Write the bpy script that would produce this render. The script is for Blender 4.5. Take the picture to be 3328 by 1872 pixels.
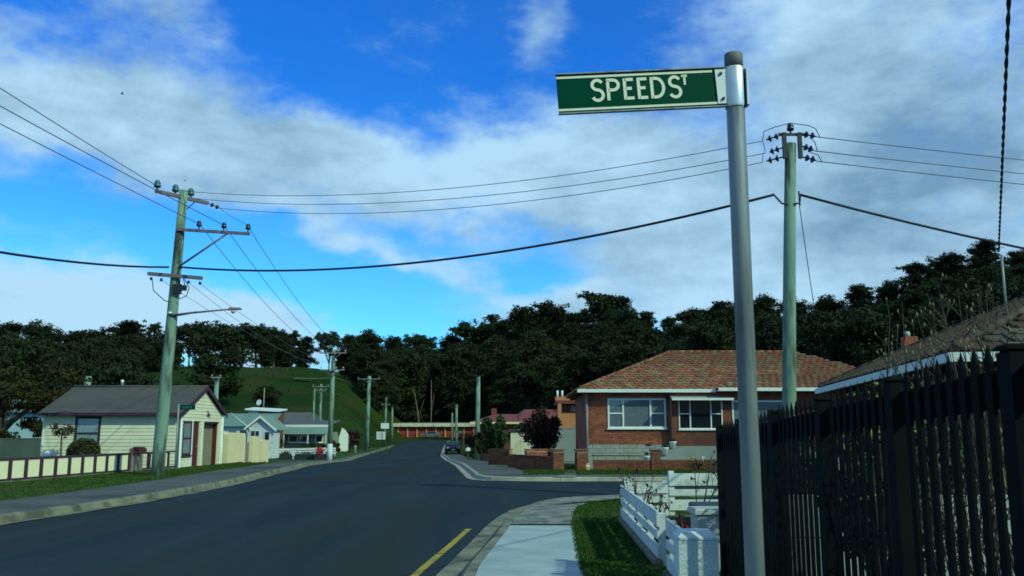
import bpy, math, random
import numpy as np
from mathutils import Vector, Matrix
R = math.radians
rng = random.Random(7)
nrg = np.random.default_rng(11)
for o in list(bpy.data.objects):
    bpy.data.objects.remove(o, do_unlink=True)
scene = bpy.context.scene
col = scene.collection

# ------------------------------------------------------------------ camera
cam = bpy.data.cameras.new('camera')
cam.sensor_width = 36.0
cam.lens = 36.0 * 887 / 1024
cam.clip_start = 0.05
cam.clip_end = 3000
cam_o = bpy.data.objects.new('camera', cam)
cam_o.location = (0, 0, 1.6)
cam_o.rotation_euler = (R(90 + 9.16), 0, 0)
col.objects.link(cam_o)
scene.camera = cam_o

# ------------------------------------------------------------------ exposure
scene.view_settings.view_transform = 'Standard'
scene.view_settings.look = 'None'
scene.view_settings.exposure = 0.0
scene.view_settings.gamma = 1.0
scene.view_settings.use_curve_mapping = False
WB_T, WB_TINT = 5900, -42
try:
    scene.view_settings.use_white_balance = True
    scene.view_settings.white_balance_temperature = WB_T
    scene.view_settings.white_balance_tint = WB_TINT
except Exception:
    pass
scene.render.engine = 'CYCLES'
scene.cycles.use_denoising = True
scene.cycles.max_bounces = 5
scene.cycles.diffuse_bounces = 3
scene.cycles.transparent_max_bounces = 8
scene.render.film_transparent = False
scene.cycles.filter_width = 1.7

# ------------------------------------------------------------------ sun
SUN_EL, SUN_AZ = 36.0, 130.0          # azimuth from +Y towards +X
sd = Vector((math.sin(R(SUN_AZ)) * math.cos(R(SUN_EL)), math.cos(R(SUN_AZ)) * math.cos(R(SUN_EL)), math.sin(R(SUN_EL))))
sun = bpy.data.lights.new('sun', 'SUN')
sun.energy = 2.8
sun.angle = R(0.5)
sun.color = (1.0, 0.90, 0.74)
sun_o = bpy.data.objects.new('sun', sun)
sun_o.rotation_euler = sd.to_track_quat('Z', 'Y').to_euler()
sun_o.location = sd * 60
col.objects.link(sun_o)

# ------------------------------------------------------------------ sky with broken cloud
world = bpy.data.worlds.new('World')
scene.world = world
world.use_nodes = True
NT = world.node_tree
NT.nodes.clear()

def WN(t, **k):
    n = NT.nodes.new(t)
    for a, b in k.items():
        setattr(n, a, b)
    return n

def wl(a, b):
    NT.links.new(a, b)

def WM(op, a, b=None, c=None, clamp=False):
    n = WN('ShaderNodeMath', operation=op)
    n.use_clamp = clamp
    for i, v in enumerate((a, b, c)):
        if v is None:
            continue
        if isinstance(v, (int, float)):
            n.inputs[i].default_value = v
        else:
            wl(v, n.inputs[i])
    return n.outputs[0]

def wsmooth(v, lo, hi, t0=0.0, t1=1.0):
    n = WN('ShaderNodeMapRange', interpolation_type='SMOOTHSTEP')
    wl(v, n.inputs[0])
    for i, q in enumerate((lo, hi, t0, t1)):
        n.inputs[1 + i].default_value = q
    return n.outputs[0]

def wnoise(vec, scale, detail, rough, sz=1.0, off=(0, 0, 0), col_=False):
    m = WN('ShaderNodeMapping')
    m.inputs['Scale'].default_value = (1, 1, sz)
    m.inputs['Location'].default_value = off
    wl(vec, m.inputs['Vector'])
    n = WN('ShaderNodeTexNoise')
    n.inputs['Scale'].default_value = scale
    n.inputs['Detail'].default_value = detail
    n.inputs['Roughness'].default_value = rough
    wl(m.outputs[0], n.inputs['Vector'])
    return n.outputs['Color' if col_ else 0]

tc = WN('ShaderNodeTexCoord')
D = tc.outputs['Generated']
sp = WN('ShaderNodeSeparateXYZ')
wl(D, sp.inputs[0])
az = WM('MULTIPLY', WM('ARCTAN2', sp.outputs[0], sp.outputs[1]), 57.2958)
el = WM('MULTIPLY', WM('ARCSINE', sp.outputs[2]), 57.2958)
wp = WN('ShaderNodeSeparateXYZ')
wl(wnoise(D, 7.0, 4, 0.6, 1.6, (3, 1, 2), True), wp.inputs[0])
azw = WM('ADD', az, WM('MULTIPLY', WM('SUBTRACT', wp.outputs[0], 0.5), 9.0))
elw = WM('ADD', el, WM('MULTIPLY', WM('SUBTRACT', wp.outputs[1], 0.5), 6.0))

def lobes(rows):
    tot = None
    for (a0, e0, sa, se, rot, amp) in rows:
        cr, sr = math.cos(R(rot)), math.sin(R(rot))
        da, de = WM('SUBTRACT', azw, a0), WM('SUBTRACT', elw, e0)
        p = WM('ADD', WM('MULTIPLY', da, cr / sa), WM('MULTIPLY', de, sr / sa))
        q = WM('ADD', WM('MULTIPLY', da, -sr / se), WM('MULTIPLY', de, cr / se))
        r2 = WM('ADD', WM('MULTIPLY', p, p), WM('MULTIPLY', q, q))
        g = WM('MULTIPLY', WM('EXPONENT', WM('MULTIPLY', r2, -1.0)), amp)
        tot = g if tot is None else WM('ADD', tot, g)
    return tot

cover = lobes([
    (-31, 18.6, 10, 3.8, -4, 1.0), (-19, 17.6, 8, 3.2, -10, 0.95), (-9.5, 16.2, 7, 2.9, -10, 1.0),
    (2, 16.6, 6.5, 3.9, -12, 0.95), (10, 14.4, 8, 3.8, -12, 1.0), (25, 19, 12, 14, 0, 0.92), (17, 25, 6, 5, 0, 0.35),
    (18, 8.5, 13, 4.5, 0, 0.7), (-29, 5.6, 9, 3.4, 0, 1.05), (-17, 5.6, 6, 2.3, 0, 0.8),
    (-25, 25.5, 6, 2.0, -20, 0.7), (1.5, 26.5, 2.4, 2.8, 0, 0.55), (1, 7.4, 6, 1.6, 0, 0.6),
    (-4, 10.2, 11, 0.8, -14, 0.42), (-21, 7.4, 7, 1.7, -6, 0.75), (-12, 12.6, 9, 0.9, -16, 0.35), (5, 8.4, 2.2, 0.8, 0, 0.8), (-33, 12, 5, 1.0, -10, 0.3)])
n1 = wnoise(D, 6.5, 12, 0.64, 2.0)
n2 = wnoise(D, 3.0, 6, 0.55, 1.8, (5, 2, 8))
outside = WM('ADD', WM('MULTIPLY', wsmooth(WM('ABSOLUTE', az), 36, 58), 0.58), WM('MULTIPLY', wsmooth(el, 30, 46), 0.45))
cov = WM('ADD', WM('ADD', cover, outside), WM('MULTIPLY', WM('SUBTRACT', n1, 0.5), 1.55))
mask = wsmooth(cov, 0.12, 0.90, 0.03, 0.97)
dark = lobes([(26, 15.8, 5.5, 3.2, 10, 0.95), (21, 13, 5, 2.0, 20, 0.6), (8, 11.6, 7, 2.2, -8, 0.55), (26, 8, 8, 3, 0, 0.35), (0, 7.4, 6, 1.4, 0, 0.4), (15, 22, 6, 3, 0, 0.3), (-12, 14.2, 12, 1.6, -8, 0.3), (-25, 7.4, 11, 2.4, -4, -1.0)])
n3 = wnoise(D, 9.0, 10, 0.62, 2.2, (1, 7, 4))
shade = WM('ADD', WM('ADD', WM('MULTIPLY', dark, 0.62), WM('MULTIPLY', outside, 0.9)), WM('ADD', WM('MULTIPLY', WM('SUBTRACT', n2, 0.44), 2.0), WM('MULTIPLY', WM('SUBTRACT', n3, 0.48), 2.0)), clamp=True)
ccol = WN('ShaderNodeMix', data_type='RGBA')
wl(shade, ccol.inputs[0])
ccol.inputs[6].default_value = (7.1, 7.3, 11.4, 1)
ccol.inputs[7].default_value = (2.9, 3.4, 6.0, 1)
sky = WN('ShaderNodeTexSky')
sky.sky_type = 'NISHITA'
sky.sun_disc = False
sky.sun_elevation = R(SUN_EL)
sky.sun_rotation = R(SUN_AZ)
sky.air_density = 1.0
sky.dust_density = 0.4
sky.ozone_density = 2.5
tint = WN('ShaderNodeMix', data_type='RGBA', blend_type='MULTIPLY')
tint.inputs[0].default_value = 1.0
wl(sky.outputs[0], tint.inputs[6])
tcol = WN('ShaderNodeMix', data_type='RGBA')
wl(wsmooth(el, 4.0, 24.0), tcol.inputs[0])
tcol.inputs[6].default_value = (0.9, 1.38, 2.35, 1)
tcol.inputs[7].default_value = (0.36, 0.80, 2.4, 1)
wl(tcol.outputs[2], tint.inputs[7])
mixc = WN('ShaderNodeMix', data_type='RGBA')
wl(mask, mixc.inputs[0])
wl(tint.outputs[2], mixc.inputs[6])
wl(ccol.outputs[2], mixc.inputs[7])
bg = WN('ShaderNodeBackground')
bg.inputs[1].default_value = 0.092
wl(mixc.outputs[2], bg.inputs[0])
wo = WN('ShaderNodeOutputWorld')
wl(bg.outputs[0], wo.inputs[0])

# ------------------------------------------------------------------ materials
MAT = {}

def mat(name, c1, c2=None, rough=0.85, scale=3.0, detail=5.0, bump=0.0, bscale=None, metal=0.0, rand=0.0, spec=0.3,
        stretch=(1, 1, 1), lo=0.35, hi=0.65, c3=None, s3=1.0, l3=0.5, h3=0.62, coord='Object'):
    m = bpy.data.materials.new(name)
    m.use_nodes = True
    t = m.node_tree
    b = t.nodes['Principled BSDF']
    b.inputs['Roughness'].default_value = rough
    b.inputs['Metallic'].default_value = metal
    b.inputs['Specular IOR Level'].default_value = spec
    L = t.links.new
    tcn = t.nodes.new('ShaderNodeTexCoord')
    mp = t.nodes.new('ShaderNodeMapping')
    mp.inputs['Scale'].default_value = stretch
    if coord == 'World':
        ge = t.nodes.new('ShaderNodeNewGeometry')
        L(ge.outputs['Position'], mp.inputs[0])
    else:
        L(tcn.outputs[coord], mp.inputs[0])
    out = None
    if c2 is not None:
        n = t.nodes.new('ShaderNodeTexNoise')
        n.inputs['Scale'].default_value = scale
        n.inputs['Detail'].default_value = detail
        n.inputs['Roughness'].default_value = 0.62
        L(mp.outputs[0], n.inputs['Vector'])
        r = t.nodes.new('ShaderNodeValToRGB')
        r.color_ramp.elements[0].position = lo
        r.color_ramp.elements[1].position = hi
        r.color_ramp.elements[0].color = (*c1, 1)
        r.color_ramp.elements[1].color = (*c2, 1)
        L(n.outputs[0], r.inputs[0])
        out = r.outputs[0]
        if c3 is not None:
            n3 = t.nodes.new('ShaderNodeTexNoise')
            n3.inputs['Scale'].default_value = s3
            n3.inputs['Detail'].default_value = 6
            L(mp.outputs[0], n3.inputs['Vector'])
            mr = t.nodes.new('ShaderNodeMapRange')
            mr.inputs[1].default_value, mr.inputs[2].default_value = l3, h3
            L(n3.outputs[0], mr.inputs[0])
            mx = t.nodes.new('ShaderNodeMix')
            mx.data_type = 'RGBA'
            L(mr.outputs[0], mx.inputs[0])
            L(out, mx.inputs[6])
            mx.inputs[7].default_value = (*c3, 1)
            out = mx.outputs[2]
    if rand > 0:
        oi = t.nodes.new('ShaderNodeObjectInfo')
        mr = t.nodes.new('ShaderNodeMapRange')
        mr.inputs[3].default_value, mr.inputs[4].default_value = 1 - rand, 1 + rand
        L(oi.outputs['Random'], mr.inputs[0])
        hs = t.nodes.new('ShaderNodeHueSaturation')
        L(mr.outputs[0], hs.inputs['Value'])
        if out is None:
            hs.inputs['Color'].default_value = (*c1, 1)
        else:
            L(out, hs.inputs['Color'])
        out = hs.outputs[0]
    if out is None:
        b.inputs['Base Color'].default_value = (*c1, 1)
    else:
        L(out, b.inputs['Base Color'])
    if bump > 0:
        n = t.nodes.new('ShaderNodeTexNoise')
        n.inputs['Scale'].default_value = bscale or scale * 4
        n.inputs['Detail'].default_value = 6
        L(mp.outputs[0], n.inputs['Vector'])
        bp = t.nodes.new('ShaderNodeBump')
        bp.inputs['Strength'].default_value = bump
        bp.inputs['Distance'].default_value = 0.02
        L(n.outputs[0], bp.inputs['Height'])
        L(bp.outputs[0], b.inputs['Normal'])
    MAT[name] = m
    return m

mat('asphalt', (0.028, 0.041, 0.055), (0.043, 0.055, 0.070), 0.97, 0.9, 9, 0.5, 90, spec=0.0, stretch=(1, 0.09, 1), c3=(0.037, 0.044, 0.051), s3=0.5, coord='World')
mat('old_asphalt', (0.075, 0.078, 0.074), (0.11, 0.11, 0.10), 0.95, 0.9, 8, 0.4, 60, coord='World', c3=(0.055, 0.058, 0.055), s3=0.35)
mat('new_concrete', (0.28, 0.33, 0.345), (0.42, 0.46, 0.47), 0.85, 1.7, 9, 0.15, 60, coord='World')
mat('old_concrete', (0.15, 0.15, 0.13), (0.30, 0.29, 0.25), 0.95, 2.2, 9, 0.4, 40, coord='World', c3=(0.11, 0.12, 0.10), s3=4.0)
mat('kerb_concrete', (0.15, 0.145, 0.10), (0.25, 0.235, 0.165), 0.92, 3.0, 8, 0.3, 50, coord='World', c3=(0.09, 0.09, 0.065), s3=1.6)
mat('pale_kerb', (0.24, 0.23, 0.18), (0.38, 0.36, 0.29), 0.9, 3.0, 8, 0.2, 50, coord='World')
mat('yellow_paint', (0.42, 0.32, 0.03), (0.30, 0.235, 0.03), 0.85, 5, 9, coord='World', c3=(0.10, 0.09, 0.04), s3=14.0, l3=0.52, h3=0.66)
mat('grass', (0.026, 0.058, 0.008), (0.048, 0.092, 0.013), 0.95, 1.5, 8, 0.5, 60, coord='World', spec=0.1, c3=(0.070, 0.075, 0.025), s3=0.7)
mat('dry_grass', (0.045, 0.065, 0.014), (0.095, 0.095, 0.035), 0.95, 2.5, 8, 0.5, 60, coord='World', spec=0.1)
mat('paddock', (0.013, 0.028, 0.005), (0.030, 0.051, 0.008), 0.98, 0.05, 12, 0.3, 4, coord='World', spec=0.05, c3=(0.034, 0.040, 0.011), s3=0.08)
mat('blade', (0.026, 0.060, 0.008), (0.060, 0.098, 0.018), 0.9, 6, 3, coord='World', spec=0.1, c3=(0.11, 0.10, 0.04), s3=1.2, l3=0.50, h3=0.72)
mat('soil', (0.035, 0.026, 0.018), (0.06, 0.045, 0.03), 0.95, 5, coord='World')
mat('weathered_wood', (0.17, 0.245, 0.18), (0.25, 0.335, 0.255), 0.92, 3.0, 8, 0.5, 14, stretch=(1, 1, 0.18), c3=(0.06, 0.065, 0.05), s3=4.0, l3=0.50, h3=0.64)
mat('grey_timber', (0.20, 0.17, 0.16), (0.28, 0.24, 0.22), 0.9, 4.0, 6, 0.3, 20)
mat('brown_post', (0.10, 0.06, 0.04), (0.14, 0.09, 0.05), 0.9, 4.0)
mat('white_base', (0.55, 0.60, 0.62), (0.66, 0.68, 0.68), 0.8, 4.0)
mat('galvanised', (0.24, 0.25, 0.26), (0.34, 0.35, 0.35), 0.5, 14, 6, 0.08, 40, metal=0.3, stretch=(1, 1, 0.10), c3=(0.12, 0.125, 0.12), s3=12.0, l3=0.50, h3=0.66)
mat('bright_metal', (0.62, 0.64, 0.66), (0.74, 0.75, 0.76), 0.38, 10, 4, metal=0.6)
mat('dark_cap', (0.16, 0.15, 0.14), (0.22, 0.20, 0.19), 0.7, 20)
mat('sign_green', (0.002, 0.044, 0.020), (0.003, 0.050, 0.023), 0.6, 5, spec=0.12)
mat('sign_white', (0.76, 0.73, 0.55), (0.82, 0.79, 0.61), 0.6, 8)
mat('sign_plate', (0.72, 0.71, 0.68), (0.80, 0.79, 0.75), 0.5, 8)
mat('dark_steel', (0.025, 0.025, 0.032), None, 0.55, spec=0.4)
mat('crossarm', (0.13, 0.10, 0.13), (0.20, 0.16, 0.18), 0.85, 5, 6)
mat('insulator_brown', (0.03, 0.022, 0.04), None, 0.25, spec=0.5)
mat('insulator_teal', (0.05, 0.11, 0.14), (0.08, 0.16, 0.19), 0.3, 4, spec=0.5)
mat('cable_black', (0.012, 0.016, 0.03), None, 0.6)
mat('wire_grey', (0.10, 0.12, 0.16), None, 0.6)
mat('lamp_glass', (0.45, 0.47, 0.50), None, 0.3)
mat('black_paint', (0.005, 0.006, 0.006), (0.008, 0.009, 0.009), 0.75, 3, spec=0.05)
mat('white_paint', (0.56, 0.58, 0.58), (0.68, 0.69, 0.68), 0.7, 3, 6, 0.1, 20, c3=(0.30, 0.32, 0.29), s3=3.5, l3=0.54, h3=0.74)
mat('rendered_white', (0.50, 0.54, 0.55), (0.70, 0.73, 0.73), 0.85, 6, 9, 0.5, 45, c3=(0.36, 0.38, 0.36), s3=3.0, l3=0.56, h3=0.75)
mat('concrete_panel', (0.36, 0.38, 0.34), (0.46, 0.47, 0.42), 0.9, 2.5, 7, 0.3, 30)
mat('stone', (0.10, 0.09, 0.07), (0.18, 0.16, 0.12), 0.95, 5, 7, 0.5, 20, rand=0.3)
mat('brick', (0.22, 0.075, 0.042), (0.33, 0.118, 0.064), 0.9, 4, 6, 0.3, 40, rand=0.28, coord='World', c3=(0.14, 0.06, 0.04), s3=0.8)
mat('brown_brick', (0.12, 0.045, 0.026), (0.20, 0.080, 0.042), 0.9, 4, 6, 0.3, 40, rand=0.28, coord='World')
mat('mortar', (0.24, 0.18, 0.13), (0.30, 0.235, 0.175), 0.95, 6, coord='World')
mat('block', (0.27, 0.28, 0.24), (0.36, 0.36, 0.31), 0.95, 5, 7, 0.3, 40, rand=0.10, coord='World')
mat('tile', (0.14, 0.055, 0.034), (0.29, 0.11, 0.056), 0.9, 5.0, 7, 0.3, 30, rand=0.30, coord='World', c3=(0.185, 0.16, 0.068), s3=2.2, l3=0.50, h3=0.62)
mat('dull_tile', (0.055, 0.036, 0.025), (0.095, 0.058, 0.038), 0.9, 5.0, 7, 0.3, 30, rand=0.30, coord='World', c3=(0.075, 0.075, 0.05), s3=2.5, l3=0.48, h3=0.62)
mat('cream_board', (0.68, 0.64, 0.44), (0.77, 0.73, 0.52), 0.75, 1.5, 6, rand=0.05, coord='World')
mat('cream_wall', (0.70, 0.60, 0.34), (0.78, 0.68, 0.40), 0.85, 1.2, 6, 0.2, 30)
mat('cream_panel', (0.64, 0.61, 0.42), (0.72, 0.68, 0.47), 0.75, 2, 6, c3=(0.52, 0.46, 0.30), s3=0.9)
mat('maroon', (0.075, 0.016, 0.022), (0.10, 0.022, 0.028), 0.65, 3)
mat('dark_trim', (0.045, 0.022, 0.038), (0.06, 0.03, 0.05), 0.7, 4)
mat('grey_roof', (0.070, 0.064, 0.056), (0.095, 0.085, 0.074), 0.75, 0.8, 6, rand=0.05)
mat('khaki_door', (0.24, 0.22, 0.13), (0.28, 0.255, 0.155), 0.6, 2)
mat('curtain', (0.50, 0.55, 0.55), (0.68, 0.70, 0.68), 0.9, 14, 3, stretch=(1, 1, 0.05))
mat('dark_room', (0.02, 0.022, 0.026), None, 0.9)
mat('blind', (0.26, 0.26, 0.27), (0.33, 0.33, 0.34), 0.8, 6)
mat('trim_white', (0.72, 0.73, 0.68), (0.80, 0.80, 0.74), 0.6, 3)
mat('teal_roof', (0.165, 0.225, 0.19), (0.20, 0.265, 0.225), 0.7, 1, rand=0.05)
mat('slate_roof', (0.085, 0.085, 0.095), (0.12, 0.115, 0.12), 0.8, 1)
mat('red_roof', (0.15, 0.043, 0.038), (0.19, 0.055, 0.047), 0.8, 1)
mat('red_panel', (0.25, 0.035, 0.04), (0.30, 0.05, 0.05), 0.8, 2)
mat('orange_brick', (0.38, 0.17, 0.07), (0.48, 0.23, 0.10), 0.9, 3, 6, 0.3, 20)
mat('grey_fence', (0.24, 0.25, 0.23), (0.29, 0.30, 0.27), 0.8, 1)
mat('dark_fence', (0.08, 0.10, 0.08), (0.10, 0.125, 0.10), 0.85, 1)
mat('green_panel', (0.06, 0.15, 0.085), (0.08, 0.18, 0.10), 0.8, 1)
mat('pale_blue', (0.34, 0.46, 0.50), (0.42, 0.54, 0.57), 0.85, 1)
mat('olive_wall', (0.22, 0.23, 0.15), (0.27, 0.27, 0.19), 0.9, 2)
mat('bark', (0.09, 0.075, 0.055), (0.19, 0.16, 0.12), 0.95, 3, 7, 0.5, 10, stretch=(1, 1, 0.2))
mat('twig', (0.045, 0.035, 0.028), (0.075, 0.06, 0.045), 0.9, 5)
mat('gum_leaf', (0.017, 0.024, 0.010), (0.034, 0.042, 0.016), 0.8, 0.35, 5, rand=0.30, spec=0.12, coord='World')  # dark leaf colour stands in for cloud shadow over the hills
mat('forest_leaf', (0.015, 0.022, 0.009), (0.032, 0.038, 0.014), 0.85, 0.12, 5, spec=0.1, coord='World')  # scrub colour carries the same cloud shadow
mat('brown_leaf', (0.028, 0.028, 0.010), (0.050, 0.043, 0.014), 0.85, 0.6, 5, spec=0.1, coord='World')
mat('purple_leaf', (0.035, 0.020, 0.018), (0.060, 0.032, 0.026), 0.85, 3, spec=0.15)
mat('hedge_leaf', (0.022, 0.040, 0.012), (0.045, 0.070, 0.022), 0.8, 4, spec=0.2)
mat('shrub_leaf', (0.035, 0.040, 0.014), (0.065, 0.068, 0.022), 0.8, 4, spec=0.2)
mat('lime_leaf', (0.16, 0.20, 0.025), (0.28, 0.30, 0.05), 0.5, 6, spec=0.3)
mat('bud', (0.20, 0.18, 0.07), (0.30, 0.26, 0.11), 0.8, 6)
mat('strap_leaf', (0.03, 0.06, 0.02), (0.05, 0.085, 0.03), 0.6, 5)
mat('flower_red', (0.45, 0.02, 0.05), None, 0.7)
mat('flower_pink', (0.55, 0.07, 0.10), (0.40, 0.04, 0.06), 0.7, 20)
mat('white_pot', (0.78, 0.78, 0.74), None, 0.6)
mat('yellow_plastic', (0.60, 0.50, 0.03), None, 0.5)
mat('ochre', (0.50, 0.36, 0.11), (0.58, 0.42, 0.15), 0.7, 5)
mat('dark_plastic', (0.03, 0.035, 0.035), None, 0.5)
mat('dark_car', (0.012, 0.014, 0.028), None, 0.25, spec=0.6)
mat('silver_car', (0.17, 0.20, 0.20), None, 0.3, metal=0.3)
mat('tyre', (0.012, 0.012, 0.012), None, 0.9)
mat('car_glass', (0.02, 0.025, 0.03), None, 0.1, spec=0.6)
mat('bird_black', (0.01, 0.01, 0.012), None, 0.8)

gm = bpy.data.materials.new('window_glass')
gm.use_nodes = True
gb = gm.node_tree.nodes['Principled BSDF']
gb.inputs['Base Color'].default_value = (0.8, 0.85, 0.85, 1)
gb.inputs['Roughness'].default_value = 0.05
gt = gm.node_tree.nodes.new('ShaderNodeBsdfTransparent')
gt.inputs[0].default_value = (0.86, 0.90, 0.92, 1)
gg = gm.node_tree.nodes.new('ShaderNodeBsdfGlossy')
gg.inputs['Roughness'].default_value = 0.04
gx = gm.node_tree.nodes.new('ShaderNodeMixShader')
lwn = gm.node_tree.nodes.new('ShaderNodeLayerWeight')
lwn.inputs[0].default_value = 0.5
pwn = gm.node_tree.nodes.new('ShaderNodeMath')
pwn.operation = 'POWER'
pwn.inputs[1].default_value = 4.0
gm.node_tree.links.new(lwn.outputs['Facing'], pwn.inputs[0])
gf = gm.node_tree.nodes.new('ShaderNodeMath')
gf.operation = 'MULTIPLY_ADD'
gf.inputs[1].default_value = 0.9
gf.inputs[2].default_value = 0.06
gm.node_tree.links.new(pwn.outputs[0], gf.inputs[0])
gm.node_tree.links.new(gf.outputs[0], gx.inputs[0])
gm.node_tree.links.new(gt.outputs[0], gx.inputs[1])
gm.node_tree.links.new(gg.outputs[0], gx.inputs[2])
gm.node_tree.links.new(gx.outputs[0], gm.node_tree.nodes['Material Output'].inputs[0])
MAT['glass'] = gm

# ------------------------------------------------------------------ helpers
def tag(o, label=None, cat=None, group=None, kind=None):
    if label: o['label'] = label
    if cat: o['category'] = cat
    if group: o['group'] = group
    if kind: o['kind'] = kind
    return o

def thing(name, label, cat, loc=(0, 0, 0), rz=0.0, group=None):
    o = bpy.data.objects.new(name, None)
    o.empty_display_size = 0.2
    o.location = loc
    o.rotation_euler = (0, 0, rz)
    col.objects.link(o)
    return tag(o, label, cat, group)

def mesh_obj(name, me, m, parent=None):
    o = bpy.data.objects.new(name, me)
    if m and not me.materials:
        me.materials.append(MAT[m])
    col.objects.link(o)
    if parent is not None:
        o.parent = parent
    return o

def inst(name, me, parent, loc, rot=(0, 0, 0), scale=(1, 1, 1)):
    o = bpy.data.objects.new(name, me)
    o.location = loc
    o.rotation_euler = rot
    o.scale = scale
    o.parent = parent
    col.objects.link(o)
    return o

def copy_tree(o, parent=None):
    c = o.copy()
    col.objects.link(c)
    c.parent = parent
    for ch in list(o.children):
        copy_tree(ch, c)
    return c

class MB:
    def __init__(s):
        s.v, s.f, s.sm = [], [], []
    def add(s, vs, fs, smooth=False):
        b = len(s.v)
        s.v += [tuple(p) for p in vs]
        s.f += [tuple(b + i for i in f) for f in fs]
        s.sm += [smooth] * len(fs)
        return s
    def hexa(s, p):   # 4 bottom ccw, 4 top ccw
        return s.add(p, [(3, 2, 1, 0), (4, 5, 6, 7), (0, 1, 5, 4), (1, 2, 6, 5), (2, 3, 7, 6), (3, 0, 4, 7)])
    def box(s, x0, x1, y0, y1, z0, z1):
        return s.hexa([(x0, y0, z0), (x1, y0, z0), (x1, y1, z0), (x0, y1, z0), (x0, y0, z1), (x1, y0, z1), (x1, y1, z1), (x0, y1, z1)])
    def bev(s, x0, x1, y0, y1, z0, z1, b):   # box with chamfered upper edges
        s.add([(x0, y0, z0), (x1, y0, z0), (x1, y1, z0), (x0, y1, z0), (x0, y0, z1 - b), (x1, y0, z1 - b), (x1, y1, z1 - b), (x0, y1, z1 - b),
               (x0 + b, y0 + b, z1), (x1 - b, y0 + b, z1), (x1 - b, y1 - b, z1), (x0 + b, y1 - b, z1)],
              [(3, 2, 1, 0), (0, 1, 5, 4), (1, 2, 6, 5), (2, 3, 7, 6), (3, 0, 4, 7), (4, 5, 9, 8), (5, 6, 10, 9), (6, 7, 11, 10), (7, 4, 8, 11), (8, 9, 10, 11)])
        return s
    def prism(s, poly, axis, a0, a1):  # poly in the two other axes, ccw
        def P(u, w, t):
            return {'x': (t, u, w), 'y': (u, t, w), 'z': (u, w, t)}[axis]
        n = len(poly)
        vs = [P(u, w, a0) for u, w in poly] + [P(u, w, a1) for u, w in poly]
        fs = [tuple(range(n - 1, -1, -1)), tuple(range(n, 2 * n))]
        fs += [(i, (i + 1) % n, n + (i + 1) % n, n + i) for i in range(n)]
        return s.add(vs, fs)
    def tube(s, pts, rad, n=8, caps=True, smooth=True):
        pts = [Vector(p) for p in pts]
        if isinstance(rad, (int, float)):
            rad = [rad] * len(pts)
        base = len(s.v)
        vs, fs = [], []
        prev = None
        for i, p in enumerate(pts):
            d = (pts[min(i + 1, len(pts) - 1)] - pts[max(i - 1, 0)])
            d = d.normalized() if d.length > 1e-9 else Vector((0, 0, 1))
            up = prev if prev is not None else (Vector((0, 0, 1)) if abs(d.z) < 0.9 else Vector((1, 0, 0)))
            u = d.cross(up)
            if u.length < 1e-6:
                u = d.cross(Vector((0, 1, 0)))
            u.normalize()
            w = u.cross(d).normalized()
            prev = w
            for k in range(n):
                a = 2 * math.pi * k / n
                vs.append(p + (u * math.cos(a) + w * math.sin(a)) * rad[i])
        for i in range(len(pts) - 1):
            for k in range(n):
                fs.append((i * n + k, i * n + (k + 1) % n, (i + 1) * n + (k + 1) % n, (i + 1) * n + k))
        s.add(vs, fs, smooth)
        if caps:
            b = len(s.v) - len(vs)
            s.f += [tuple(b + k for k in range(n - 1, -1, -1)), tuple(b + (len(pts) - 1) * n + k for k in range(n))]
            s.sm += [False, False]
        return s
    def lathe(s, prof, n=14, c=(0, 0, 0), smooth=True):
        vs = [(c[0] + r * math.cos(2 * math.pi * k / n), c[1] + r * math.sin(2 * math.pi * k / n), c[2] + z) for r, z in prof for k in range(n)]
        fs = [(i * n + k, i * n + (k + 1) % n, (i + 1) * n + (k + 1) % n, (i + 1) * n + k) for i in range(len(prof) - 1) for k in range(n)]
        fs += [tuple(range(n - 1, -1, -1)), tuple((len(prof) - 1) * n + k for k in range(n))]
        return s.add(vs, fs, smooth)
    def mesh(s, name):
        me = bpy.data.meshes.new(name)
        me.from_pydata(s.v, [], s.f)
        me.polygons.foreach_set('use_smooth', s.sm)
        me.update()
        return me
    def build(s, name, m, parent=None):
        return mesh_obj(name, s.mesh(name), m, parent)

def np_mesh(name, V, F):
    me = bpy.data.meshes.new(name)
    V = np.asarray(V, np.float32)
    F = np.asarray(F, np.int32)
    me.vertices.add(len(V))
    me.vertices.foreach_set('co', V.ravel())
    k = F.shape[1]
    me.loops.add(F.size)
    me.loops.foreach_set('vertex_index', F.ravel())
    me.polygons.add(len(F))
    me.polygons.foreach_set('loop_start', np.arange(0, F.size, k, dtype=np.int32))
    me.update(calc_edges=True)
    return me

def leaf_quads(C, size, asp=1.6, upbias=0.0):
    """one diamond leaf for each centre, random direction"""
    n = len(C)
    a = nrg.normal(size=(n, 3))
    a[:, 2] += upbias
    a /= np.linalg.norm(a, axis=1)[:, None] + 1e-9
    b = np.cross(a, nrg.normal(size=(n, 3)))
    b /= np.linalg.norm(b, axis=1)[:, None] + 1e-9
    s = (np.asarray(size) * nrg.uniform(0.6, 1.3, n))[:, None]
    a = a * s * asp * 0.5
    b = b * s * 0.5
    V = np.stack([C - a, C + b - a * 0.1, C + a, C - b - a * 0.1], 1).reshape(-1, 3)
    return V, np.arange(4 * n).reshape(-1, 4)

def shell_points(c, r, n, inner=0.55):
    d = nrg.normal(size=(n, 3))
    d /= np.linalg.norm(d, axis=1)[:, None] + 1e-9
    k = nrg.uniform(inner, 1.0, n)[:, None]
    return np.asarray(c) + d * k * np.asarray(r)

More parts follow.
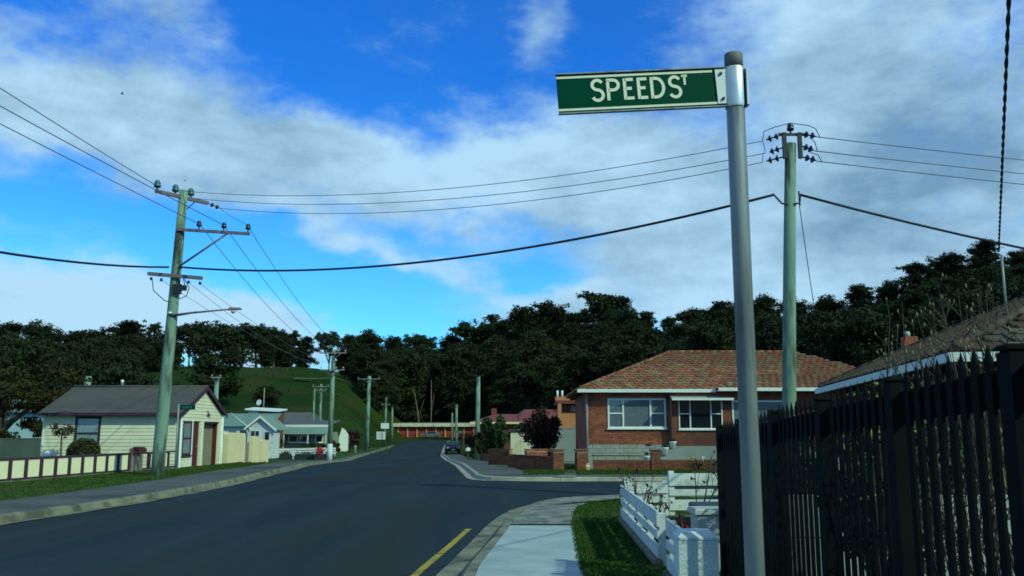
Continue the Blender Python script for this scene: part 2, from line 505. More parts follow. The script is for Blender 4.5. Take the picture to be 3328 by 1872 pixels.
PR = [(-400, 0), (34, 0), (45, -.12), (60, -.5), (80, -1.0), (120, -1.2), (150, -1.1), (180, -.7), (210, .5), (260, 3), (900, 6)]
def gz(Y):
    for (a0, b0), (a1, b1) in zip(PR, PR[1:]):
        if Y <= a1:
            return b0 + (b1 - b0) * (Y - a0) / (a1 - a0)
    return PR[-1][1]

def lerp_tab(tab, x):
    if x <= tab[0][0]: return tab[0][1]
    for (a0, b0), (a1, b1) in zip(tab, tab[1:]):
        if x <= a1:
            return b0 + (b1 - b0) * (x - a0) / (a1 - a0)
    return tab[-1][1]

HT = [(-.9, 15), (-.5, 14), (-.40, 18), (-.31, 18.9), (-.2, 17), (-.142, 12), (-.08, 13), (0, 14), (.11, 20), (.25, 18), (.36, 18), (.45, 25), (.6, 30), (1.2, 30)]
HS = [(-.4, 112), (-.2, 112), (-.15, 150), (-.12, 214), (-.02, 214), (.05, 150), (.12, 112), (.4, 80), (1, 70)]
HE = [(-.4, 240), (-.2, 240), (-.15, 250), (-.12, 300), (-.02, 300), (.05, 260), (.12, 235), (.4, 190), (1, 180)]
def sstep(a, b, x):
    t = max(0.0, min(1.0, (x - a) / (b - a)))
    return t * t * (3 - 2 * t)
def ground_z(x, y):
    b = gz(y)
    if y < 60: return b
    r = x / y
    e = lerp_tab(HE, r)
    t = sstep(lerp_tab(HS, r), e, y)
    h = lerp_tab(HT, r)
    h -= 0.45 * h * sstep(e + 5, e + 110, y)
    return b * (1 - t) + h * t

# ------------------------------------------------------------------ ground
def spaced(a, segs):
    out = [a]
    for end, st in segs:
        while out[-1] < end - 1e-6:
            out.append(min(end, out[-1] + st))
    return out
xs = spaced(-900, [(-240, 60), (-70, 8), (60, 5), (260, 8), (900, 60)])
ys = spaced(-500, [(-20, 60), (20, 10), (280, 4), (420, 10), (900, 60)])
V = []
for y in ys:
    for x in xs:
        z = ground_z(x, y) + ((0.45 * math.sin(x * .11) * math.sin(y * .09) + .30 * math.sin(x * .27 + y * .21) + .2 * math.sin(y * .33 - x * .15)) * sstep(105, 150, y) if not (-40 < x < -4 and y < 215) else 0)
        V.append((x, y, z - 0.05))
nx = len(xs)
F = [(j * nx + i, j * nx + i + 1, (j + 1) * nx + i + 1, (j + 1) * nx + i) for j in range(len(ys) - 1) for i in range(nx - 1)]
gme = np_mesh('ground', V, F)
gme.polygons.foreach_set('use_smooth', [True] * len(F))
ground = tag(mesh_obj('ground', gme, 'paddock'), kind='structure')

trk = []
for k in range(41):
    f = k / 40
    r_ = -.245 + .10 * f
    y_ = 196 + 44 * f - 14 * math.sin(f * 3.1)
    trk.append((r_ * y_, y_))
vs_ = []
for (x_, y_) in trk:
    for o_ in (-1.3, 1.3):
        vs_.append((x_, y_ + o_, ground_z(x_, y_ + o_) + .28))
tag(MB().add(vs_, [(2 * i, 2 * i + 2, 2 * i + 3, 2 * i + 1) for i in range(40)]).build('farm_track', 'dry_grass'), kind='structure')

tus = []
for _ in range(1100):
    y_ = 112 + 130 * rng.random()
    r_ = rng.uniform(-.42, -.13)
    tus.append(shell_points((r_ * y_, y_, ground_z(r_ * y_, y_) + .05), (.5, .5, .14), 5, .1))
Vt, Ft = leaf_quads(np.concatenate(tus), .22, 1.7, 1.0)
tag(mesh_obj('grass_tussocks', np_mesh('grass_tussocks', Vt, Ft), 'grass'), 'rough grass tussocks scattered over the green paddock', 'grass', kind='stuff')

# kerb lines: left kerb lip X for each Y, right kerb lip X for each Y (the side street opens to the right)
LK = [(-60, -9.2), (0, -9.0), (15.7, -8.75), (20, -8.3), (24, -8.2), (28.3, -8.3), (37.6, -9.1), (46, -10.2), (59.7, -12.0), (85, -14.9), (114.4, -17.6), (150, -20.0), (176, -21.6), (178.5, -22.3), (179.6, -24.5), (180, -60)]
RK = [(-60, -1.4), (0, -1.05), (8, -.9), (10.3, -.84), (13.1, -.61), (15.3, -.45), (17.2, -.25), (18.4, -.05), (19.4, .22), (20.3, .62), (20.9, 1.05), (21.4, 1.75), (21.75, 2.6), (22.0, 5.0), (22.3, 40),
      (28.6, 40), (28.9, 6.0), (29.0, .6), (29.15, -.2), (29.5, -.9), (30.2, -1.35), (31.2, -1.58), (33, -1.75), (41.3, -2.5), (60, -4.1), (76, -5.46), (98.8, -7.84), (114.4, -9.0), (151, -11.5), (186, -13.4), (197, -14)]
rows = sorted(set([y for y, _ in LK if y <= 189] + [y for y, _ in RK if y <= 189] + [float(q) for q in range(-60, 189, 4)] + [189.0]))
mb = MB()
v = []
for y in rows:
    xl = lerp_tab(LK, y) if y < 180 else -60
    v.append((xl, y, gz(y)))
    v.append((lerp_tab(RK, y), y, gz(y)))
mb.add(v, [(2 * i, 2 * i + 1, 2 * i + 3, 2 * i + 2) for i in range(len(rows) - 1)])
tag(mb.build('road', 'asphalt'), kind='structure')

def offset_poly(pts, d):
    out = []
    for i, p in enumerate(pts):
        a, b = pts[max(i - 1, 0)], pts[min(i + 1, len(pts) - 1)]
        t = Vector((b[0] - a[0], b[1] - a[1]))
        t.normalize()
        out.append((p[0] + t.y * d, p[1] - t.x * d))   # d > 0: to the right of travel
    return out

def resample(pts, st):
    out = [pts[0]]
    for a, b in zip(pts, pts[1:]):
        L = math.hypot(b[0] - a[0], b[1] - a[1])
        n = max(1, int(round(L / st)))
        for k in range(1, n + 1):
            out.append((a[0] + (b[0] - a[0]) * k / n, a[1] + (b[1] - a[1]) * k / n))
    return out

def sheet(name, A, B, dz, m, kind='structure', parent=None, dzb=None):
    n = len(A)
    vs = [(x, y, gz(y) + dz) for x, y in A] + [(x, y, gz(y) + (dz if dzb is None else dzb)) for x, y in B]
    o = MB().add(vs, [(i, i + 1, n + i + 1, n + i) for i in range(n - 1)]).build(name, m, parent)
    if parent is None:
        tag(o, kind=kind)
    return o

# gutter + kerb cross section: (offset from lip, height)
PROF = [(0.0, 0.012), (0.30, 0.002), (0.33, 0.10), (0.36, 0.125), (0.47, 0.13), (0.47, -0.06)]
def kerb(name, pts, side, m, near):
    root = bpy.data.objects.new(name, None)
    col.objects.link(root)
    tag(root, kind='structure')
    pts = resample(pts, 0.8)
    offs = [offset_poly(pts, side * o) for o, _ in PROF]
    i = 0
    while i < len(pts) - 1:
        y = pts[i][1]
        n = 3 if abs(y - 20) < near else 24
        j = min(len(pts) - 1, i + n)
        vs, fs = [], []
        for k in range(i, j + 1):
            for q, (o_, h) in enumerate(PROF):
                x_, y_ = offs[q][k]
                if k == j and j < len(pts) - 1:      # joint
                    xa, ya = offs[q][k - 1]
                    L = math.hypot(x_ - xa, y_ - ya) + 1e-6
                    x_, y_ = x_ - (x_ - xa) * 0.014 / L, y_ - (y_ - ya) * 0.014 / L
                jit = 0.004 * math.sin(k * 1.7 + q)
                vs.append((x_, y_, gz(y_) + h + jit))
        P_ = len(PROF)
        for k in range(j - i):
            for q in range(P_ - 1):
                f = (k * P_ + q, k * P_ + q + 1, (k + 1) * P_ + q + 1, (k + 1) * P_ + q)
                fs.append(f if side > 0 else f[::-1])
        fs.append(tuple(range(P_)))
        fs.append(tuple((j - i) * P_ + q for q in range(P_ - 1, -1, -1)))
        MB().add(vs, fs).build('kerb_segment', m, root)
        i = j
    return offs[4]

Lp = [(lerp_tab(LK, y), y) for y in [q for q in range(-20, 178, 4)]] + [(-22.3, 178.5), (-24.5, 179.6), (-40, 179.9)]
Lback = kerb('kerb_far_side', Lp, -1, 'kerb_concrete', 30)
Rn = [(x, y) for y, x in RK if -21 < y < 22.1] + [(12, 22.15), (30, 22.25)]
Rn = [(-1.15, -20)] + Rn
Rback = kerb('kerb_near_side', Rn, 1, 'kerb_concrete', 30)
Rf = [(30, 28.65), (12, 28.8), (6.0, 28.9), (2.5, 28.95), (.6, 29.0), (-.2, 29.15), (-.9, 29.5), (-1.35, 30.2), (-1.58, 31.2), (-1.75, 33), (-2.5, 41.3), (-4.1, 60), (-5.46, 76), (-7.84, 98.8), (-9.0, 114.4), (-11.5, 151), (-13.4, 186)]
Fback = kerb('kerb_far_corner', Rf, 1, 'pale_kerb', 26)

# foot paths and verges
nb = resample([p for p in Rback], 0.6)
def cut(pts, y0, y1):
    return [p for p in pts if y0 <= p[1] <= y1]
EDGE = [(-20, .45), (0, .6), (10.3, .76), (12.6, .87), (15.2, 1.0), (17.0, 1.15), (18.1, 1.32), (19.3, 1.7), (20.1, 2.4), (20.5, 3.6), (20.6, 6), (20.7, 30)]
ky = [y for y in np.arange(-18, 14.61, 0.4)]
def back_x(y):
    return lerp_tab(sorted((p[1], p[0]) for p in Rback if p[1] < 20.9), y)
sheet('new_footpath', [(back_x(y) + .01, y) for y in ky], [(lerp_tab(EDGE, y) + 0.012 * math.sin(y * 9), y) for y in ky], .132, 'new_concrete')
oldA = [(back_x(y) + .01, y) for y in np.arange(14.62, 19.4, 0.3)] + [p for p in Rback if p[1] > 19.4 and p[0] > back_x(19.3)]
oldB = []
eg = [(x, y) for y, x in EDGE if y > 14.6]
eg = resample([(lerp_tab(EDGE, 14.62), 14.62)] + eg, 0.4)
for i in range(len(oldA)):
    oldB.append(eg[min(len(eg) - 1, int(i * (len(eg) - 1) / (len(oldA) - 1)))])
sheet('old_footpath', oldA, oldB, .128, 'old_concrete')
vy = list(np.arange(-18, 20.6, 0.4))
sheet('right_verge', [(lerp_tab(EDGE, y) - .02, y) for y in vy], [(4.5 if y > 12 else 2.4, y) for y in vy], .118, 'grass', dzb=.14)
lb = [p for p in Lback if -19 < p[1] < 177]
pw = lambda y: lerp_tab([(-20, 2.0), (20, 2.1), (27, 2.1), (36, 1.9), (60, 1.3), (80, .8), (120, .5), (200, .5)], y)
sheet('left_footpath', [(x - .01 - pw(y), y) for x, y in lb], [(x - .01, y) for x, y in lb], .126, 'old_asphalt')
fx = lambda y: lerp_tab([(-20, -16.5), (23, -15.23), (36.6, -13.62), (38, -13.95), (44, -14.0), (52, -14.0), (74, -20.5), (93, -18.6), (110, -21.5), (180, -30)], y)
sheet('left_verge', [(fx(y) + .05, y) for x, y in lb], [(x - pw(y) + .02, y) for x, y in lb], .12, 'grass')
fb = resample([p for p in Fback], 0.7)
far_in = [p for p in fb if p[1] < 36 and p[0] < 24]
fo = offset_poly(far_in, 1.7)
fo2 = [(max(x, -9), y) for x, y in fo]
sheet('corner_footpath', [p for p in fb if p[1] < 100 and (p[1] > 29.3 or p[0] < 1.2)], offset_poly([p for p in fb if p[1] < 100 and (p[1] > 29.3 or p[0] < 1.2)], 1.75), .13, 'old_asphalt')
sheet('corner_verge', [(x, y) for x, y in [(-.4, 32.0), (-.2, 31.2), (.5, 30.5), (1.3, 29.35), (3, 29.33), (6, 29.3), (26, 29.1)]], [(-.3, 35.2), (.4, 35.0), (1.2, 34.96), (2, 34.95), (3, 34.9), (6, 34.9), (26, 34.9)], .125, 'grass')
sheet('driveway_path', [(1.35, 29.3), (1.75, 31), (2.05, 34.9)], [(2.05, 29.3), (2.2, 31), (2.42, 34.9)], .134, 'old_concrete')
# yellow edge line, two repainted lengths
for nm, y0, y1 in (('yellow_line_a', 4.0, 12.05), ('yellow_line_b', 12.1, 15.1)):
    yy = list(np.linspace(y0, y1, 14))
    sheet('yellow_edge_line', [(lerp_tab(RK, y) - .30, y) for y in yy], [(lerp_tab(RK, y) - .205, y) for y in yy], .006, 'yellow_paint')
# storm grate on the left path
MB().box(-10.6, -9.7, 38.2, 38.9, gz(38.5) + .128, gz(38.5) + .14).build('drain_cover', 'dark_steel', bpy.data.objects['left_footpath'])

def blades(name, region, n, h, lab, zoff, m='blade'):
    P = np.array([region() for _ in range(n)])
    Z = np.array([gz(y) for y in P[:, 1]]) + zoff
    C = np.column_stack([P, Z])
    a = nrg.uniform(0, 2 * math.pi, n)
    w = nrg.uniform(.004, .009, n) * (1 + P[:, 1] / 25)
    hh = h * nrg.uniform(.5, 1.3, n)
    u = np.column_stack([np.cos(a), np.sin(a), np.zeros(n)])
    lean = np.column_stack([nrg.normal(0, .4, n) * hh, nrg.normal(0, .4, n) * hh, hh])
    Vv = np.stack([C - u * w[:, None], C + u * w[:, None], C + lean], 1).reshape(-1, 3)
    o = mesh_obj(name, np_mesh(name, Vv, np.arange(3 * n).reshape(-1, 3)), m)
    tag(o, lab, 'grass', kind='stuff')
def reg_right():
    y = 8.5 + 12 * rng.random() ** 1.4
    x0 = lerp_tab(EDGE, y) - .03
    x1 = 1.35 + .04 * y if y < 15 else 4.0
    return (x0 + (x1 - x0) * rng.random(), y)
blades('grass_blades', reg_right, 26000, .035, 'short green grass between footpath and low white fence', .12)
def reg_left():
    y = 17 + 30 * rng.random()
    x0 = fx(y) + .1
    x1 = lerp_tab(LK, y) - .45 - pw(y)
    return (x0 + (x1 - x0) * rng.random(), y)
blades('grass_blades', reg_left, 24000, .05, 'green grass strip in front of the low cream panel fence', .12)
def reg_far():
    return (.4 + 9 * rng.random(), 30.6 + 4.2 * rng.random())
blades('grass_blades', reg_far, 12000, .05, 'strip of green grass in front of the brick garden wall', .12)
# ------------------------------------------------------------------ oriented boxes for walls
class Basis:
    """o = origin, u = unit vector along the wall, n = outward normal (both horizontal)"""
    def __init__(s, o, u, n):
        s.o, s.u, s.n = Vector(o), Vector((u[0], u[1], 0)).normalized(), Vector((n[0], n[1], 0)).normalized()
        s.rz = math.atan2(s.u.y, s.u.x)
    def p(s, a, d, z):
        return s.o + s.u * a + s.n * d + Vector((0, 0, z))
    def box(s, mb, a0, a1, d0, d1, z0, z1):
        q = [s.p(a0, d0, z0), s.p(a1, d0, z0), s.p(a1, d1, z0), s.p(a0, d1, z0), s.p(a0, d0, z1), s.p(a1, d0, z1), s.p(a1, d1, z1), s.p(a0, d1, z1)]
        flip = (s.u.x * s.n.y - s.u.y * s.n.x) < 0
        if flip:
            q = [q[3], q[2], q[1], q[0], q[7], q[6], q[5], q[4]]
        mb.hexa(q)
        return mb

def window(par, B, a0, a1, z0, z1, frame, cols, fr=0.06, back='curtain', depth=0.05, name='window', sill=True):
    """cols: list of (share of the width, number of panes one above the other)"""
    f = MB()
    B.box(f, a0, a1, -0.02, depth, z0, z0 + fr)
    B.box(f, a0, a1, -0.02, depth, z1 - fr, z1)
    B.box(f, a0, a0 + fr, -0.02, depth - .002, z0 + fr, z1 - fr)
    B.box(f, a1 - fr, a1, -0.02, depth - .002, z0 + fr, z1 - fr)
    tot = sum(c[0] for c in cols)
    x = a0 + fr
    W = a1 - a0 - 2 * fr
    panes = []
    for i, (sh, n) in enumerate(cols):
        w = W * sh / tot
        if i:
            B.box(f, x - fr / 2, x + fr / 2, -0.02, depth - .004, z0 + fr, z1 - fr)
        H_ = z1 - z0 - 2 * fr
        for k in range(n):
            if k:
                zz = z0 + fr + H_ * k / n
                B.box(f, x + (fr / 2 if i else 0), x + w - fr / 2, -0.02, depth - .008, zz - fr * .4, zz + fr * .4)
            panes.append((x, x + w, z0 + fr + H_ * k / n, z0 + fr + H_ * (k + 1) / n))
        x += w
    wo_ = f.build(name, frame, par)
    if sill:
        B.box(MB(), a0 - .04, a1 + .04, -0.02, depth + .05, z0 - .05, z0 - .001).build('sill', frame, wo_)
    for q in panes:
        B.box(MB(), q[0], q[1], 0.022, 0.027, q[2], q[3]).build('pane', 'glass', wo_)
    B.box(MB(), a0 + .01, a1 - .01, 0.004, 0.010, z0 + .01, z1 - .01).build('curtain' if back == 'curtain' else 'blind' if back == 'blind' else 'room', back, wo_)
    return wo_

def minus(a0, a1, cuts):
    segs = [(a0, a1)]
    for c0, c1 in cuts:
        out = []
        for s0, s1 in segs:
            if c1 <= s0 or c0 >= s1:
                out.append((s0, s1))
            else:
                if c0 > s0: out.append((s0, c0))
                if c1 < s1: out.append((c1, s1))
        segs = out
    return [q for q in segs if q[1] - q[0] > 0.03]

def boards(par, B, a0, a1, z0, z1, openings, m, h=0.15, clip=None, name='weatherboard'):
    z = z0
    while z < z1 - 0.02:
        zt = min(z + h, z1)
        lo, hi = a0, a1
        if clip:
            lo, hi = clip(zt)
            lo, hi = max(lo, a0), min(hi, a1)
        if hi - lo > 0.05:
            cuts = [(o[0], o[1]) for o in openings if o[2] < zt - .01 and o[3] > z + .01]
            for s0, s1 in minus(lo, hi, cuts):
                mb = MB()
                q = [B.p(s0, 0, z), B.p(s1, 0, z), B.p(s1, .028, z), B.p(s0, .028, z), B.p(s0, 0, zt + .01), B.p(s1, 0, zt + .01), B.p(s1, .008, zt + .01), B.p(s0, .008, zt + .01)]
                if (B.u.x * B.n.y - B.u.y * B.n.x) < 0:
                    q = [q[3], q[2], q[1], q[0], q[7], q[6], q[5], q[4]]
                mb.hexa(q).build(name, m, par)
        z += h

BRICKM = {}
def brick_mesh(m, L, H_, W=0.05):
    k = (m, round(L, 3), H_)
    if k not in BRICKM:
        me = MB().bev(0, L, 0, W, 0, H_, 0.004).mesh('brick')
        me.materials.append(MAT[m])
        BRICKM[k] = me
    return BRICKM[k]

def bricks(par, B, a0, a1, z0, z1, openings, m, L=0.23, H_=0.076, J=0.011, limit=300, name='brick', proud=0.012):
    """bricks in stretcher bond: the first `limit` are parts of their own, the rest one joined part"""
    n, rest = 0, MB()
    z, row = z0, 0
    while z + H_ <= z1 + .004:
        cuts = [(o[0], o[1]) for o in openings if o[2] < z + H_ - .01 and o[3] > z + .01]
        x = a0 - (L + J) / 2 * (row % 2)
        while x < a1 - .03:
            for s0, s1 in minus(max(x, a0), min(x + L, a1), cuts):
                j = rng.uniform(-.003, .003)
                if n < limit:
                    full = abs(s1 - s0 - L) < .002
                    me = brick_mesh(m, L if full else max(.04, round((s1 - s0) / .05) * .05), H_)
                    flip = (B.u.x * B.n.y - B.u.y * B.n.x) > 0
                    # brick mesh grows towards +y local; outward normal may be the other way
                    if not flip:
                        inst(name, me, par, B.p(s0, proud + j, z), (0, 0, B.rz))
                    else:
                        inst(name, me, par, B.p(s1, proud + j, z), (0, 0, B.rz + math.pi))
                    n += 1
                else:
                    B.box(rest, s0, s1, -.03, proud + j, z, z + H_)
            x += L + J
        z += H_ + J
        row += 1
    if rest.v:
        o = rest.build('brickwork', m, par)
        tag(o, kind='stuff')
    return n

# ------------------------------------------------------------------ street sign in the foreground
def ribbon(mb, pts, w, z0, z1):
    """flat lettering stroke in the x-z plane, raised between y = z0 and z1"""
    n = len(pts)
    L_, R_ = [], []
    for i in range(n):
        a, b = pts[max(i - 1, 0)], pts[min(i + 1, n - 1)]
        t = Vector((b[0] - a[0], b[1] - a[1]))
        t.normalize()
        k = 1.0
        if 0 < i < n - 1:
            t1 = Vector((pts[i][0] - a[0], pts[i][1] - a[1])).normalized()
            k = 1 / max(.5, t.dot(t1))
        L_.append((pts[i][0] - t.y * w / 2 * k, pts[i][1] + t.x * w / 2 * k))
        R_.append((pts[i][0] + t.y * w / 2 * k, pts[i][1] - t.x * w / 2 * k))
    vs = [(x, z0, z) for x, z in L_] + [(x, z0, z) for x, z in R_] + [(x, z1, z) for x, z in L_] + [(x, z1, z) for x, z in R_]
    fs = []
    for i in range(n - 1):
        fs += [(i, i + 1, n + i + 1, n + i), (2 * n + i, 3 * n + i, 3 * n + i + 1, 2 * n + i + 1), (i, 2 * n + i, 2 * n + i + 1, i + 1), (n + i, n + i + 1, 3 * n + i + 1, 3 * n + i)]
    fs += [(0, n, 3 * n, 2 * n), (n - 1, 3 * n - 1, 4 * n - 1, 2 * n - 1)]
    mb.add(vs, fs)

def arc(cx, cz, rx, rz_, a0, a1, n=10):
    return [(cx + rx * math.cos(R(a0 + (a1 - a0) * i / n)), cz + rz_ * math.sin(R(a0 + (a1 - a0) * i / n))) for i in range(n + 1)]

def glyph(ch, w):
    """strokes on a letter box of width w, height 1"""
    if ch == 'S':
        return [arc(w / 2, .74, w * .46, .23, 25, 180, 9) + arc(w / 2, .74, w * .46, .22, 190, 262, 4) + arc(w / 2, .26, w * .48, .25, 82, -10, 6) + arc(w / 2, .26, w * .48, .24, -20, -158, 8)]
    if ch == 'P':
        return [[(.06, 0), (.06, .95)], [(0.0, .95), (w * .5, .95)] + arc(w * .52, .715, w * .46, .235, 80, -80, 9) + [(w * .5, .48), (.06, .48)]]
    if ch == 'E':
        return [[(.06, 0), (.06, 1)], [(.06, .94), (w, .94)], [(.06, .52), (w * .82, .52)], [(.06, .06), (w, .06)]]
    if ch == 'D':
        return [[(.06, 0), (.06, 1)], [(0.06, .94), (w * .38, .94)] + arc(w * .40, .5, w * .56, .44, 82, -82, 12) + [(w * .38, .06), (.06, .06)]]
    if ch == 'T':
        return [[(0, .92), (w, .92)], [(w / 2, .92), (w / 2, 0)]]

sg = thing('street_sign', 'green SPEED ST street name sign on a round galvanised pole in the foreground', 'street sign', (.752, 2.85, 0), 0)
MB().lathe([(.0302, .0), (.0302, 2.842), (.0300, 2.846)], 28).build('pole', 'galvanised', sg)
MB().lathe([(.0308, 2.815), (.0308, 2.860), (.0296, 2.864), (.0, 2.865)], 28).build('pole_cap', 'dark_cap', sg)
sl = MB()
ns = 26
prof = []
for k in range(ns + 1):
    a = R(-20 + 330 * k / ns)
    prof.append((math.cos(a), math.sin(a)))
rr = .0355
vs, fs = [], []
for z in (2.672, 2.680, 2.806, 2.812):
    for (c_, s_) in prof:
        r_ = rr if z in (2.680, 2.806) else rr - .002
        vs.append((c_ * r_, s_ * r_, z))
for i in range(3):
    for k in range(ns):
        fs.append((i * (ns + 1) + k, i * (ns + 1) + k + 1, (i + 1) * (ns + 1) + k + 1, (i + 1) * (ns + 1) + k))
sl.add(vs, fs, True)
sl.build('clamp_sleeve', 'bright_metal', sg)
MB().box(.033, .041, -.030, .004, 2.676, 2.806).build('clamp_flange', 'bright_metal', sg)
# blade: droops a little to the left and its far end is slightly nearer the camera
bl = bpy.data.objects.new('sign_blade', MB().box(-.574, -.002, .0, .004, -.066, .066).mesh('sign_blade'))
bl.data.materials.append(MAT['sign_green'])
bl.location = (-.030, -.012, 2.744)
bl.rotation_euler = (0, R(-4.1), R(3.5))
bl.parent = sg
col.objects.link(bl)
MB().box(-.574, -.045, -.0022, -.0002, .0520, .0595).build('border_stripe', 'sign_white', bl)
MB().box(-.574, -.030, -.0022, -.0002, -.0600, -.0525).build('border_stripe', 'sign_white', bl)
MB().box(-.575, .0, -.006, .010, .0665, .0700).build('rail', 'galvanised', bl)
MB().box(-.575, .0, -.006, .010, -.0700, -.0665).build('rail', 'galvanised', bl)
letters = [('S', .50, -.4575, -.0300, .074), ('P', .55, -.4075, -.0300, .074), ('E', .46, -.3510, -.0300, .074), ('E', .45, -.3040, -.0300, .074), ('D', .62, -.2595, -.0300, .074), ('S', .50, -.1950, -.0300, .074), ('T', .58, -.1520, .0125, .034)]
for ch, w, x0, z0, hh in letters:
    lm = MB()
    for st in glyph(ch, w):
        ribbon(lm, [(x0 + x * hh, z0 + z * hh) for x, z in st], .0105 if ch != 'T' else .0075, -.0022, -.0004)
    lm.build('letter', 'sign_white', bl)
br = MB().box(-.036, .004, -.0052, -.0012, -.060, .060).build('bracket_plate', 'sign_plate', bl)
for z in (.044, -.044):
    MB().tube([(-.018, -.0052, z), (-.018, -.012, z)], .0052, 8).build('bolt', 'dark_steel', br)

# ------------------------------------------------------------------ black steel fence on the right
FA, FB_ = Vector((1.86, 2.55, 0)), Vector((2.147, 9.3, 0))
fd = (FB_ - FA).normalized()
fl = (FB_ - FA).length
frz = math.atan2(fd.y, fd.x)
bf = thing('picket_fence', 'tall black steel fence with spear topped pickets on the right', 'fence', tuple(FA), frz)
ftop = lambda s: 1.992 - .0443 * s
pk = MB()
pw_, pt = .0275, .0075
Hh = 1.80
pk.hexa([(-pw_, -pt, 0), (pw_, -pt, 0), (pw_, pt, 0), (-pw_, pt, 0), (-pw_, -pt, Hh), (pw_, -pt, Hh), (pw_, pt, Hh), (-pw_, pt, Hh)])
pk.hexa([(-pw_ * .8, -pt, Hh + .001), (pw_ * .8, -pt, Hh + .001), (pw_ * .8, pt, Hh + .001), (-pw_ * .8, pt, Hh + .001), (-pw_ * 1.0, -pt, Hh + .04), (pw_ * 1.0, -pt, Hh + .04), (pw_ * 1.0, pt, Hh + .04), (-pw_ * 1.0, pt, Hh + .04)])
pk.add([(-pw_ * 1.0, -pt, Hh + .041), (pw_ * 1.0, -pt, Hh + .041), (pw_ * 1.0, pt, Hh + .041), (-pw_ * 1.0, pt, Hh + .041), (0, 0, Hh + .115)], [(0, 1, 4), (1, 2, 4), (2, 3, 4), (3, 0, 4), (3, 2, 1, 0)])
pkm = pk.mesh('picket')
pkm.materials.append(MAT['black_paint'])
posts = [0.80, 1.98, 3.20, 4.44, 5.68, 6.70]
s = .05
while s < fl:
    if min(abs(s - q) for q in posts) > .09:
        inst('picket', pkm, bf, (s, .0, ftop(s) - Hh - .115))
    s += .118
cap = None
for q in posts:
    hq = ftop(q) - .055
    po = MB().bev(q - .050, q + .050, -.06, .040, -.3, hq, .012).build('post', 'black_paint', bf)
    MB().bev(q - .056, q + .056, -.066, .046, hq + .001, hq + .022, .010).build('post_cap', 'black_paint', po)
for a0, a1 in zip([-.6] + posts, posts + [fl]):
    a0, a1 = a0 + .052, a1 - .052
    if a1 - a0 < .1: continue
    for d0, d1 in ((.112, .262), (1.62, 1.68)):
        MB().hexa([(a0, -.032, ftop(a0) - d1), (a1, -.032, ftop(a1) - d1), (a1, -.010, ftop(a1) - d1), (a0, -.010, ftop(a0) - d1), (a0, -.032, ftop(a0) - d0), (a1, -.032, ftop(a1) - d0), (a1, -.010, ftop(a1) - d0), (a0, -.010, ftop(a0) - d0)]).build('rail', 'black_paint', bf)

# concrete retaining wall behind the black fence
rw = thing('retaining_wall', 'grey concrete panel retaining wall behind the black fence', 'wall', (2.75, 9.9, 0))
for k in range(2):
    for i in range(3):
        MB().bev(i * 1.8 + .006, i * 1.8 + 1.794, 0, .08, .01 + k * .46, .45 + k * .46, .01).build('panel', 'concrete_panel', rw)
for i in range(4):
    MB().box(i * 1.8 - .05, i * 1.8 + .05, .085, .16, 0, 1.02).build('post', 'concrete_panel', rw)
dp = thing('standpipe', 'white plastic pipe standing behind the black fence at the right', 'pipe', (4.15, 7.6, 0))
MB().tube([(0, 0, 0), (0, 0, .62)], .028, 10).build('pipe', 'white_paint', dp)
MB().tube([(0, 0, .60), (0, 0, .64)], .034, 10).build('pipe_cap', 'white_paint', dp)

# ------------------------------------------------------------------ low white fences and garden in the corner
wp_ = thing('fence_post', 'thick white rendered square post beside the sign pole', 'post', (1.50, 7.50, 0), R(-2.8))
pb = MB()
pb.bev(-.158, .158, -.158, .158, -.05, .735, .006)
pb.build('shaft', 'rendered_white', wp_)
MB().bev(-.163, .163, -.163, .163, .737, .80, .045).build('post_cap', 'rendered_white', wp_)

def rail_fence(name, label, A, B_, z_of, post_s, rails, pz, m='white_paint', post_side=1, bevel=.008):
    A, B_ = Vector(A), Vector(B_)
    d = B_ - A
    L = d.length
    t = thing(name, label, 'fence', (A.x, A.y, 0), math.atan2(d.y, d.x))
    for (z0, z1) in rails:
        q0, q1 = z_of(0), z_of(L)
        MB().hexa([(0, -.014, q0 + z0), (L, -.014, q1 + z0), (L, .014, q1 + z0), (0, .014, q0 + z0), (0, -.014, q0 + z1), (L, -.014, q1 + z1), (L, .014, q1 + z1), (0, .014, q0 + z1)]).build('rail_board', m, t)
    for s_ in post_s:
        q = z_of(s_)
        MB().bev(s_ - .045, s_ + .045, -.015 - .07 if post_side > 0 else .015, -.015 if post_side > 0 else .085, q + pz[0], q + pz[1], bevel).build('post', m, t)
    return t
RB = [(.22, .36), (.42, .51), (.555, .72)]
rail_fence('rail_fence', 'low white board fence along the verge, long panel running up to the corner', (1.615, 10.1), (1.80, 15.0), lambda s: .0, [.06, 1.2, 2.4, 3.6, 4.8], RB, (.0, .70))
rail_fence('rail_fence', 'short white board fence panel joining the thick white post', (1.51, 7.66), (1.585, 9.35), lambda s: .0, [.5, 1.62], RB, (.0, .70))
rail_fence('rail_fence', 'low white board fence facing the side street, lower left panel', (1.84, 15.05), (2.60, 15.12), lambda s: .02, [.06, .72], [(.20, .36), (.41, .51), (.56, .74)], (.0, .76), post_side=-1)
rail_fence('rail_fence', 'white board fence facing the side street, higher right panel', (2.62, 15.14), (4.2, 15.3), lambda s: .14, [.05, 1.5], [(.16, .33), (.40, .50), (.56, .76)], (-.2, .80), post_side=-1)

